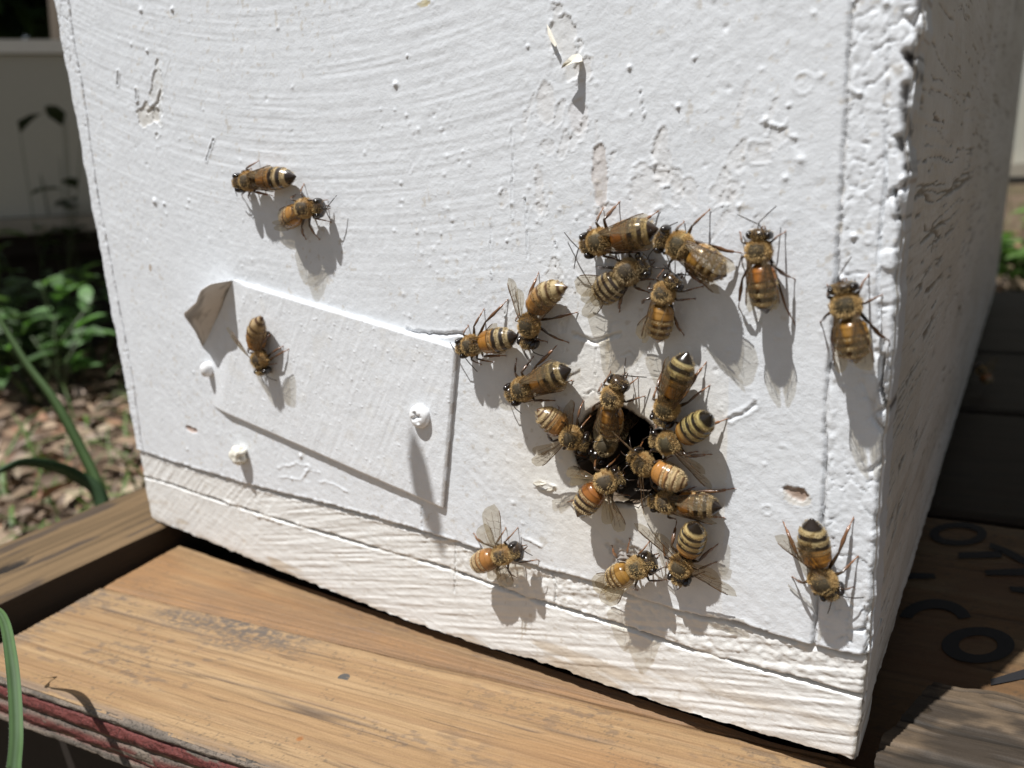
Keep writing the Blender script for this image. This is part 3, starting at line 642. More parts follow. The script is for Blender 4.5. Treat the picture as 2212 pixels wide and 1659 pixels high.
# painted layered front edge of the front board
def front_edge():
    us = np.arange(uL - 1, 168.3, .45); ts = np.arange(0, 11.6, .22); U_, T_ = np.meshgrid(us, ts, indexing='ij')
    wv = .5 * (fbm(U_ * .05, T_ * 0, 3, 2) - .5); t = T_ + wv
    ridge_ = .5 * np.cos(t * 2 * math.pi / 3.6) ; h = .45 * ridge_ + .7 * (fbm(U_ * .25, T_ * .9, 4, 3) - .5) + .25 * (fbm(U_ * 1.2, T_ * 1.2, 3, 5) - .5)
    h -= .9 * np.exp(-((t - 1.9) / .18) ** 2) + .7 * np.exp(-((t - 5.6) / .3) ** 2) + .5 * np.exp(-((t - 9.3) / .25) ** 2)
    h -= 1.3 * sstep(.9, 0, T_) + .8 * sstep(10.6, 11.4, T_)
    c = np.tile(np.array([.155, .038, .032]), U_.shape + (1,))
    gm = np.clip(sstep(2.0, 1.5, t) + .85 * np.exp(-((t - 5.8) / .7) ** 2) + sstep(9.2, 9.8, t), 0, 1)
    gm = np.clip(gm + sstep(.66, .72, fbm(U_ * .12, T_ * .5, 4, 6)), 0, 1)
    c = mixc(c, (.20, .16, .125), gm); c = mixc(c, (.09, .075, .06), .8 * gm * sstep(.5, .62, fbm(U_ * .12, T_ * 1.5, 4, 7)))
    V = np.stack([U_, -h - .6, -.45 - T_], -1).reshape(-1, 3); a, b = U_.shape
    I, J = np.meshgrid(np.arange(a - 1), np.arange(b - 1), indexing='ij'); id_ = I * b + J
    F_ = np.stack([id_, id_ + 1, id_ + b + 1, id_ + b], -1).reshape(-1, 4)
    o = mesh_obj('painted_edge', V, F_, M_edge, None, cols=c.reshape(-1, 3), loc=(0, 0, 0)); o.parent = pallet
    o.location = Vector((PW(0, 0, -6.95) - np.array(pallet['_o'])) * S); o.rotation_euler = (0, -.0225, math.atan2(E1[1], E1[0]))
    o['label'] = 'front edge of the board with flaking dark red paint in layers'
front_edge()
def weather_c(base, dark):
    def f(U_, V_, h):
        c = np.tile(np.asarray(base, float), U_.shape + (1,))
        c = mixc(c, np.asarray(base) * 1.45, .8 * sstep(.4, .65, fbm(U_ * .03, V_ * .9, 4, 3)))
        c = mixc(c, dark, .85 * sstep(.5, .64, fbm(U_ * .06, V_ * .12, 5, 6)))
        return mixc(c, (.03, .025, .02), .8 * sstep(.58, .66, fbm(U_ * .03, V_ * 1.0, 4, 8)))
    return f
def weather_h(U_, V_): return .9 * (fbm(U_ * .03, V_ * .8, 4, 3, .6) - .5) + .5 * (fbm(U_ * .1, V_ * .1, 3, 5) - .5) - .5 * sstep(.58, .66, fbm(U_ * .03, V_ * 1.0, 4, 8))
# grey board at the right
gp = on_level(2045, 1471, 0) - PO; gv = gp @ E2; gu = (on_level(1886, 1578, 0) - PO) @ E1
gb = slab('wooden_board', gu, gu + 170, -25, gv, 0.0, 6.6, .5, weather_h, weather_c((.115, .083, .054), (.035, .028, .022)), M_wood, pallet,
     shape=lambda a, b: (np.where(True, gu + (a - gu) * 1.0 + np.clip(1 - (a - gu) / 40, 0, 1) * (np.clip((b - (gv - 24)) * .42, 0, 30) + 1.6 * (fbm(b * .25, a * 0, 3, 5) - .5)), a), b + 1.5 * (fbm(a * .12, b * 0, 4, 6) - .5) * (b > gv - 3)))
gb.parent = None; gb.location = Vector(PW(0, 0, 0.0) * S)
tag(gb, 'short grey weathered board with broken corner lying on the pallet right of the hive', 'board')
# side board at the left, running away from the camera
def side_board():
    us = np.arange(-70, 420, .8); vs = np.arange(0, 33.2, .55); U_, V_ = np.meshgrid(us, vs, indexing='ij')
    h = .7 * (fbm(V_ * .8, U_ * .03, 4, 3) - .5) - .8 * sstep(1.3, 0, np.minimum(V_, 33 - V_))
    kx = np.hypot((U_ + 11) / 5.5, (V_ - 16) / 2.6)
    c = np.tile(np.array([.12, .080, .042]), U_.shape + (1,)); c = mixc(c, (.19, .125, .065), .8 * sstep(.4, .62, fbm(V_ * .6, U_ * .02, 4, 5)))
    c = mixc(c, (.06, .045, .035), .8 * sstep(.56, .68, fbm(V_ * .25, U_ * .05, 4, 6))); c = mixc(c, (.015, .012, .01), .95 * sstep(1.1, .7, kx + .5 * (fbm(V_, U_, 3, 3) - .5)))
    h -= .8 * sstep(1.1, .6, kx)
    V = np.stack([-V_, U_, h], -1).reshape(-1, 3); a, b = U_.shape
    I, J = np.meshgrid(np.arange(a - 1), np.arange(b - 1), indexing='ij'); id_ = I * b + J
    F_ = np.stack([id_, id_ + b, id_ + b + 1, id_ + 1], -1).reshape(-1, 4)
    bd = [i * b for i in range(a)] + [(a - 1) * b + j for j in range(1, b)] + [i * b + b - 1 for i in range(a - 2, -1, -1)] + [j for j in range(b - 2, -1, -1)]
    fr = V[bd]; bk = fr.copy(); bk[:, 2] = -19.5; n = len(V); L = len(bd); q = np.arange(L - 1)
    F2 = np.stack([n + q + 1, n + q, n + L + q, n + L + q + 1], 1); V = np.concatenate([V, fr, bk]); cc = c.reshape(-1, 3); cc = np.concatenate([cc, cc[bd] * 0 + (.03, .02, .013), cc[bd] * 0 + (.02, .014, .01)])  # vertical faces coloured near-black, with their shade painted in
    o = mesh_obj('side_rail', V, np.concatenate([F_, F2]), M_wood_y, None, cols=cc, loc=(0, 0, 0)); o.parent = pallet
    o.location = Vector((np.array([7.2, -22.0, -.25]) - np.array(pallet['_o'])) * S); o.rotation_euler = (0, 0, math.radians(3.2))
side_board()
m = MB()
def pbox(u0, u1, v0, v1, z0, z1, name, c=(.07, .05, .035)):
    V = [PW(u, v, z) for z in (z0, z1) for (u, v) in ((u0, v0), (u1, v0), (u1, v1), (u0, v1))]
    mesh_obj(name, V, [(0, 3, 2, 1), (4, 5, 6, 7), (0, 1, 5, 4), (1, 2, 6, 5), (2, 3, 7, 6), (3, 0, 4, 7)], M_dark, pallet, smooth=False)
pbox(-70, 420, 15, 48, -119, -18.2, 'bearer'); pbox(-70, 420, 270, 310, -119, -18.2, 'bearer'); pbox(-70, 420, 540, 580, -119, -18.2, 'bearer')
pbox(-70, 168, 48.3, 120, -60, -18.6, 'bearer'); pbox(-66, -36, 121, 269, -60, -20.2, 'runner'); pbox(380, 410, 121, 269, -60, -18.4, 'runner')  # first box is an added dark floor for the gap below the hive
# nail flush in the deck
p = on_level(743, 1465, -5.55); m = MB(); m.tube([p + np.array([0, 0, -2]), p + np.array([0, 0, .2])], 1.25, 18, (1, 1, 1), up=(1, 0, 0)); nl = m.build('nail', M_nail, pallet, smooth=False)
# stencilled lettering on the shaded board
def stencil():
    V = []; F_ = []
    def quadstrip(A, B):
        b = len(V)
        for a_, c_ in zip(A, B): V.append(on_level(a_[0], a_[1], -7.05)); V.append(on_level(c_[0], c_[1], -7.05))
        for i in range(len(A) - 1): F_.append((b + 2 * i, b + 2 * i + 1, b + 2 * i + 3, b + 2 * i + 2))
    def ell(cx, cy, ax, ay, bx, by, a0=0, a1=360, cyo=0):
        an = [math.radians(a0 + (a1 - a0) * i / 40) for i in range(41)]
        quadstrip([(cx + ax * math.cos(a), cy + ay * math.sin(a)) for a in an], [(cx + bx * math.cos(a), cy + cyo + by * math.sin(a)) for a in an])
    ell(2070, 1153, 62, 25, 42, 14)                               # O
    ell(2113, 1393, 79, 39, 42, 21)                               # O
    ell(2020, 1340, 78, 46, 50, 26, 190, 352)                     # C
    quadstrip([(2070, 1193), (2164, 1190)], [(2070, 1206), (2164, 1204)])    # Y
    quadstrip([(2140, 1172), (2180, 1186), (2212, 1203), (2250, 1225)], [(2136, 1182), (2170, 1197), (2212, 1219), (2250, 1240)])
    quadstrip([(1955, 1236), (2018, 1239)], [(1952, 1250), (2022, 1249)])
    quadstrip([(2127, 1231), (2240, 1226)], [(2130, 1242), (2240, 1243)])
    quadstrip([(2180, 1266), (2240, 1270)], [(2184, 1277), (2240, 1284)])
    quadstrip([(2140, 1467), (2230, 1440)], [(2140, 1480), (2230, 1462)])
    o = mesh_obj('stencil_lettering', V, F_, M_stencil, pallet, smooth=False); o['label'] = 'black stencilled letters O, Y, C and O on the shaded board'
stencil()

# ------------------------------------------------------------------ bees
def lerp(a, b, t): return a * (1 - t) + b * t
PATS = {
 'std':   dict(o=(.38, .165, .028), k=(.022, .014, .009), c=(.43, .33, .175), no=2, half=.5),
 'pale':  dict(o=(.36, .170, .045), k=(.10, .05, .022), c=(.50, .38, .21), no=2, half=.28),
 'gold':  dict(o=(.31, .155, .035), k=(.075, .038, .016), c=(.30, .18, .07), no=2, half=.42),
 'dark':  dict(o=(.30, .22, .11), k=(.035, .022, .012), c=(.36, .28, .15), no=0, half=.5),
 'strip': dict(o=(.31, .135, .03), k=(.016, .011, .008), c=(.48, .37, .18), no=1, half=.45),
 'red':   dict(o=(.27, .100, .02), k=(.03, .017, .01), c=(.40, .30, .15), no=2, half=.5)}
def ab_color(t, pat, jit):
    P = PATS[pat]; ed = [0, .18, .36, .54, .72, .90, 1.01]; t = min(max(t + jit, 0), 1)
    for k in range(6):
        if t < ed[k + 1]: break
    u = (t - ed[k]) / (ed[k + 1] - ed[k]); o, kk, c = (np.array(P[q]) for q in 'okc')
    if k == 5: return kk if pat not in ('pale', 'gold') else lerp(c * .9, kk, float(sstep(.25, .5, u)))
    if k < P['no']: return lerp(o, kk, .9 * float(sstep(.80, .9, u))) if k > 0 else lerp(o, kk, .5 * float(sstep(.9, 1., u)))
    b = lerp(c, kk, float(sstep(1 - P['half'] - .07, 1 - P['half'] + .07, u)))
    if k == P['no'] and k > 0: b = lerp(lerp(o, c, .25), kk, float(sstep(1 - P['half'] - .07, 1 - P['half'] + .07, u)))
    return b
UPW = np.array([0., -1., 0.])
def bee(label, Hp, Tp, Ap, wpx, hH=2.5, hT=3.0, hA=2.5, P=None, wings=None, feet=(), ant=(), pat='std', seed=0, fur=1.0, roll=0.0, hw_k=1.0, nofeet=False):
    rg = random.Random(seed + 100); vary = np.array([1, 1, 1]) * rg.uniform(.82, 1.2) * np.array([1, rg.uniform(.94, 1.06), rg.uniform(.85, 1.1)])
    T = on_wall(Tp[0], Tp[1], hT); Hh = on_wall(Hp[0], Hp[1], hH); A = on_wall(Ap[0], Ap[1], hA)
    ra = wpx / 2 / px_scale(on_wall(*Tp, hT)); ra = min(max(ra, 1.7), 2.45)
    dHT = np.linalg.norm(Hh - T); fw = nrm(Hh - T); 
    if dHT > 1.62 * ra: Hh = T + fw * 1.62 * ra; dHT = 1.62 * ra
    lt = min(max(dHT * .60, .75 * ra), 1.0 * ra); hl = min(max(dHT * .36, .38 * ra), .58 * ra)
    bdir = nrm(A - T) if P is None else nrm(on_wall(P[0], P[1], hT - .3) - T)
    Pt = T + bdir * (lt * 1.02 + .12) - UPW * .25
    root = thing('honey_bee', label, 'bee', (T[0], -.02 if hT > 1 else T[1], T[2]), 'honey bees on the front of the hive')
    n = 26; rings = []      # (pos, width radius, height radius, colour fn)
    blk = np.array([.03, .021, .014]); thc = np.array([.30, .20, .09])
    up0 = UPW
    for i in range(11):
        s = -math.cos(math.pi * (.04 + .80 * i / 10)); q = math.sqrt(max(0, 1 - s * s)); rings.append((Hh - fw * s * hl * 1.0 - UPW * .1 * 0, .80 * ra * q ** .8 * hw_k, .72 * ra * q ** .8, blk if i > 4 else blk * 1.5))
    rings.append((lerp(Hh - fw * hl * .85, T + fw * lt * .93, .5), .30 * ra, .30 * ra, blk))
    for i in range(17):
        s = -math.cos(math.pi * (.10 + .82 * i / 16)); q = math.sqrt(max(0, 1 - s * s)); axis = nrm(lerp(fw, -bdir, (s + 1) / 2)); rings.append((T - (fw if s < 0 else -bdir) * s * lt * (1 if s < 0 else 1), .84 * ra * q ** .75, .82 * ra * q ** .75, lerp(thc, blk, float(sstep(.35, .75, s)))))
    rings.append((Pt, .26 * ra, .26 * ra, blk))
    L = np.linalg.norm(A - Pt); ad = nrm(A - Pt); ctrl = lerp(Pt, A, .5) + UPW * min(.45, L * .06) + (lerp(Pt, A, .5) - lerp(Pt, A, .5))
    # leave the thorax in the petiole direction, then swing to the tip
    if P is not None: ctrl = Pt + bdir * L * .38 + ad * L * .12 + UPW * .3
    na = 46; nseg0 = len(rings)
    prof_t = [0, .03, .08, .16, .30, .45, .60, .74, .85, .93, .98, 1]; prof_r = [.25, .52, .78, .93, 1.0, 1.0, .95, .81, .56, .29, .11, .02]
    ed = [0, .18, .36, .54, .72, .90, 1.01]
    for i in range(1, na + 1):
        t = i / na; p = (1 - t) ** 2 * Pt + 2 * t * (1 - t) * ctrl + t * t * A
        k = max(j for j in range(6) if t >= ed[j]); u = (t - ed[k]) / (ed[k + 1] - ed[k])
        r = ra * float(np.interp(t, prof_t, prof_r)) * (1 + .030 * (u - .5))
        rings.append((p, r, r * .90, t))
    V = []; Cc = []; F_ = []; fr = []
    for i, (p, a, b, c) in enumerate(rings):
        t = nrm(rings[min(i + 1, len(rings) - 1)][0] - rings[max(i - 1, 0)][0]); up = nrm(UPW - t * (UPW @ t)); sd = np.cross(t, up)
        if roll: cr_, sr_ = math.cos(roll), math.sin(roll); up, sd = up * cr_ + sd * sr_, sd * cr_ - up * sr_
        fr.append((t, up, sd))
        for k in range(n):
            an = 2 * math.pi * k / n; V.append(p + sd * a * math.cos(an) + up * b * math.sin(an))
            if isinstance(c, float):
                j_ = .018 * (math.sin(an * 2 + 1.1) * .3 - .8 * (math.sin(an) < .2) * 0) + .012 * (rg.random() - .5)
                cc = ab_color(c, pat, j_)
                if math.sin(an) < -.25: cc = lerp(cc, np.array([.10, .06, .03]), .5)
            else:
                cc = np.asarray(c)
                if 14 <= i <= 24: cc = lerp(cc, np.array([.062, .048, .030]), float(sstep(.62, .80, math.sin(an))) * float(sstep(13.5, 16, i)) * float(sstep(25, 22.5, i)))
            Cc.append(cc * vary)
    for i in range(len(rings) - 1):
        for k in range(n): F_.append((i * n + k, i * n + (k + 1) % n, (i + 1) * n + (k + 1) % n, (i + 1) * n + k))
    F_.append(tuple(range(n - 1, -1, -1))); F_.append(tuple((len(rings) - 1) * n + k for k in range(n)))
    body = MB(); body.add(V, F_, np.array(Cc)); body.m = [1 if 11 <= q // n <= 29 and q < (len(rings) - 1) * n else 0 for q in range(len(F_))]
    # mouthparts
    tF, uF, sF = fr[3]; fw3 = -tF
    for sg in (-1, 1): body.tube([Hh + fw3 * hl * .7 - uF * .5 * ra + sF * sg * .18 * ra, Hh + fw3 * (hl + .35) - uF * .75 * ra + sF * sg * .06 * ra], [.16, .09], 6, (.12, .06, .03))
    # legs
    tT, uT, sT = fr[20]; back = tT; up = UPW; side = nrm(sT - UPW * (sT @ UPW)); k_ = ra / 2.1
    bflat = nrm(back - UPW * (back @ UPW)); wallY = -.12
    defs = [(-2.6, 2.6), (.6, 4.1), (4.6, 3.7)]; spots = []
    for sg in (-1, 1):
        for li, (fb_, sd_) in enumerate(defs):
            d = T + bflat * (fb_ + rg.uniform(-.5, .5)) * k_ + side * sg * (sd_ + rg.uniform(-.5, .4)) * k_; spots.append([sg, li, np.array([d[0], wallY, d[2]]), False])
    for f_ in feet:
        q = on_wall(f_[0], f_[1], f_[2] if len(f_) > 2 else .12); best = min((s_ for s_ in spots if not s_[3]), key=lambda s_: np.linalg.norm(s_[2] - q), default=None)
        if best is not None: best[2] = q; best[3] = True
    for sg, li, foot, given in spots:
        if nofeet and not given: continue
        rt = T + back * (-.55 + .6 * li) * lt * .9 + side * sg * .45 * ra - up * .55 * ra
        v = foot - rt; flat = v - up * (v @ up); dl = np.linalg.norm(flat); out = nrm(flat) if dl > .1 else side * sg
        total = [3.6, 4.3, 5.6][li] * k_; lift = math.sqrt(max(.25, total ** 2 - dl ** 2)) * .42
        knee = rt + flat * .40 + side * sg * .35 + up * (.25 + min(1.9, lift))
        ank = rt + flat * .76 + up * (v @ up) * .45 + up * min(1.3, .2 + lift * .5)
        hk = [.8, .9, 1.35][li]
        c0, c1, c2 = np.array([.05, .030, .017]), np.array([.14, .066, .028]), np.array([.24, .105, .045])
        pts = [rt, lerp(rt, knee, .2), lerp(rt, knee, .6), knee, lerp(knee, ank, .12), lerp(knee, ank, .65), lerp(knee, ank, .97), lerp(ank, foot, .05), lerp(ank, foot, .45), lerp(ank, foot, .55), lerp(ank, foot, .85), foot + nrm(flat) * .1]
        rad = [.22, .27, .25, .15, .17, .22 * hk + .02, .17 * hk, .17 * hk, .16 * hk, .085, .075, .10]
        cl = np.array([c0, c0, c0, c0, c0, c1, c1, c1, c2, c2, c2, c2])
        body.tube(pts, [x * k_ for x in rad], 8, cl, up=bflat)
        for q in (-1, 1): body.tube([foot, foot + nrm(flat) * .28 + bflat * q * .16 - up * .02], [.06, .025], 5, c2)
    body.build('body', [M_bee, M_thorax], root)
    # eyes
    for sg in (-1, 1):
        m = MB(); tH, uH, sH = fr[6]
        m.ellipsoid(Hh + sH * sg * .62 * ra * hw_k + uH * .12 * ra + tH * hl * .05, [sH * .29 * ra, tH * .60 * hl * 1.25, uH * .58 * ra], 16, 12); m.build('compound_eye', M_eye, root)
    # antennae
    for i, sg in enumerate((-1, 1)):
        tH, uH, sH = fr[5]; r0 = Hh - tH * hl * .85 + sH * sg * .17 * ra + uH * .1 * ra; a1 = r0 - tH * .7 + sH * sg * .65 + uH * .5
        if i < len(ant): tp = on_wall(ant[i][0], ant[i][1], ant[i][2] if len(ant[i]) > 2 else 1.2)
        else: tp = a1 - tH * 1.6 + sH * sg * rg.uniform(.3, 1.1) - uH * .8
        if i < len(ant): a1 = lerp(a1, lerp(r0, tp, .35) + uH * .3, .6)
        mid = lerp(a1, tp, .5) + uH * .15
        m = MB(); m.tube([r0, a1, mid, tp], [.075, .085, .095, .075], 7, (.028, .018, .012)); m.build('antenna', M_bee, root)
    # wings
    base_up = fr[22][1]; sdT = fr[22][2]
    top = T + bdir * lt * .25 + base_up * .62 * ra
    if wings is None: wings = {}
    for sg, key in ((-1, 'L'), (1, 'R')):
        spec = wings.get(key, None)
        if spec == 'none': continue
        rootp = T + sdT * sg * .55 * ra + base_up * .50 * ra + bdir * lt * .15
        Lw = 4.4 * ra
        if spec is None:    # folded back along the abdomen
            a_ = nrm(A - Pt); tip_ = rootp + a_ * Lw * .86 + sdT * sg * (.62 * ra) - fr[40][1] * (.05 * ra) ; wd_axis = nrm(-sdT * sg * .55 - fr[40][1] * 0.15 + sdT * sg * 0); flatk = .8; spread = -.05
            wd_axis = nrm(-sdT * sg * .8 + fr[40][1] * .75)
        else:
            tip_ = on_wall(spec[0], spec[1], spec[2] if len(spec) > 2 else 2.5); d_ = nrm(tip_ - rootp)
            ll = np.linalg.norm(tip_ - rootp); tip_ = rootp + d_ * min(max(ll, 3.2 * ra), 5.2 * ra)
            tr = nrm(A - T); wd_axis = tr - d_ * (tr @ d_)
            if np.linalg.norm(wd_axis) < .15: wd_axis = -sdT * sg
            wd_axis = nrm(wd_axis); tl = spec[3] if len(spec) > 3 else 0.0
            wd_axis = nrm(wd_axis * math.cos(tl) + UPW * math.sin(tl)); spread = .22
        for nm, lk, wk, off in (('forewing', 1.0, .33, 0.0), ('hindwing', .70, .30, spread)):
            d_ = tip_ - rootp; L_ = np.linalg.norm(d_); d_ = d_ / L_; wa = nrm(wd_axis - d_ * (wd_axis @ d_))
            d2_ = nrm(d_ * math.cos(off) + wa * math.sin(off)); w2 = nrm(wa - d2_ * (wa @ d2_)); nn = np.cross(d2_, w2); 
            if nn @ UPW < 0: nn = -nn
            L2 = L_ * lk; r_ = rootp + (w2 * .22 + bdir * .3 - nn * .08 if nm == 'hindwing' else 0); W_ = L_ * wk
            nu, nv = 22, 6
            def wpt(u, v):      # u along, v 0 leading .. 1 trailing
                lead = -.055 * math.sin(u * math.pi) * W_ * 1.2
                full = W_ * (np.interp(u, [0, .08, .25, .45, .65, .80, .91, .97, 1], [.10, .20, .46, .72, .92, .98, .80, .50, .12]))
                lead += W_ * float(np.interp(u, [0, .8, .93, 1], [0, 0, .06, .30]))
                return r_ + d2_ * u * L2 + w2 * (lead + v * (full - lead) if full > lead else lead) + nn * (.10 * math.sin(u * 3.1) + .05 * math.sin(v * 5 + u * 9)) * ra * .6
            m = MB(); Vw = [wpt(i / nu, j / nv) for i in range(nu + 1) for j in range(nv + 1)]
            Fw = [(i * (nv + 1) + j, (i + 1) * (nv + 1) + j, (i + 1) * (nv + 1) + j + 1, i * (nv + 1) + j + 1) for i in range(nu) for j in range(nv)]
            m.add(Vw, Fw, (1, 1, 1), 0)
            def vein(uv, r): m.tube([wpt(*q) for q in uv], r, 5, (1, 1, 1), m=1, up=d2_)
            vein([(i / 10, 0.0) for i in range(0, 10)], .085 if nm == 'forewing' else .06)
            if nm == 'forewing':
                vein([(0, .1), (.2, .22), (.42, .18), (.62, .05)], .04); vein([(0, .5), (.2, .6), (.42, .62), (.60, .66), (.72, .8)], .035)
                vein([(.42, .18), (.45, .4), (.42, .62)], .03); vein([(.58, .1), (.60, .35), (.58, .65)], .03); vein([(.70, .05), (.72, .3), (.70, .6), (.75, .85)], .03)
                vein([(.44, .4), (.6, .38), (.74, .42), (.86, .5)], .03); vein([(.2, .22), (.2, .6)], .03); vein([(.2, .6), (.36, .9), (.5, .98)], .03); vein([(.62, .05), (.74, .12), (.86, .10)], .03)
            else: vein([(0, .3), (.3, .45), (.55, .5), (.8, .5)], .03); vein([(.3, .45), (.42, .8)], .025); vein([(.5, .5), (.55, .1)], .025)
            m.build(nm, [M_wing, M_vein], root)
    # fur
    fv = []; ff = []; fcx = []
    def hair(p, d, L_, c, wdt):
        a = nrm(np.cross(d, [rg.uniform(-1, 1), rg.uniform(-1, 1), rg.uniform(-1, 1)])) * wdt; b = len(fv)
        bend = np.array([rg.uniform(-1, 1), rg.uniform(-1, 1), rg.uniform(-1, 1)]) * L_ * .22
        fv.extend([p - a, p + a, p + d * L_ * .55 + a * .7 + bend * .3, p + d * L_ * .55 - a * .7 + bend * .3, p + d * L_ + bend]); ff.extend([(b, b + 1, b + 2, b + 3), (b + 3, b + 2, b + 4)])
        k = rg.uniform(.65, 1.35); fcx.extend([tuple(np.asarray(c) * k)] * 5)
    gold = np.array([.60, .42, .19]) if pat != 'dark' else np.array([.50, .38, .21])
    nh = int(3800 * fur)
    for i in range(nh):     # thorax
        s = rg.uniform(-.97, .97); an = rg.uniform(-.35, math.pi + .35); q = math.sqrt(1 - s * s)
        topness = max(0, math.sin(an)); 
        if abs(s + .1) < .45 and topness > .74 and rg.random() < .82: continue
        ax = -fw if s > 0 else -fw
        if s > 0: ax = bdir
        c_ = T + (ax * s * lt if s > 0 else ax * s * lt)
        tt = nrm(ax); uu = nrm(UPW - tt * (UPW @ tt)); ss = np.cross(tt, uu)
        dirn = ss * math.cos(an) + uu * math.sin(an); p = c_ + ss * math.cos(an) * .82 * ra * q ** .75 + uu * math.sin(an) * .80 * ra * q ** .75
        hair(p, nrm(dirn * 1.0 + tt * (s * .9 + .35) + np.array([rg.uniform(-.3, .3) for _ in range(3)])), rg.uniform(.2, .5) * ra / 2.1, gold, .019)
    for i in range(int(nh * .28)):   # head
        s = rg.uniform(-.9, .8); an = rg.uniform(-.2, math.pi + .2); q = math.sqrt(1 - s * s); uu = nrm(UPW - fw * (UPW @ fw)); ss = np.cross(-fw, uu)
        if abs(math.cos(an)) > .55 and rg.random() < .8: continue
        p = Hh - fw * s * hl + ss * math.cos(an) * .74 * ra * q ** .8 + uu * math.sin(an) * .68 * ra * q ** .8
        hair(p, nrm(ss * math.cos(an) + uu * math.sin(an) - fw * s * .8), rg.uniform(.2, .45) * ra / 2.1, gold * .85, .028)
    for i in range(int(nh * .42)):   # hair bands and side fringe of the abdomen
        band = rg.random() < .75; k = rg.choice([0, 2, 3, 4] if pat != 'dark' else [0, 1, 2, 3, 4]); t = (ed[k] + rg.uniform(.01, .055)) if band else rg.uniform(.05, .95)
        an = rg.uniform(-.2, math.pi + .2) if band else rg.choice([rg.uniform(-.5, .25), rg.uniform(math.pi - .25, math.pi + .5)])
        j = nseg0 + int(t * na) - 1; j = min(max(j, nseg0), len(rings) - 1); p0, a, b, _ = rings[j]; t_, u_, s_ = fr[j]
        p = p0 + s_ * a * math.cos(an) * .99 + u_ * b * math.sin(an) * .99
        hair(p, nrm(t_ * 1.2 + (s_ * math.cos(an) + u_ * math.sin(an)) * .42), rg.uniform(.2, .42) * ra / 2.1, lerp(gold, np.array([.50, .42, .27]), .6), .026)
    mesh_obj('fur', fv, ff, M_fur, root, cols=fcx, smooth=False)
    return root

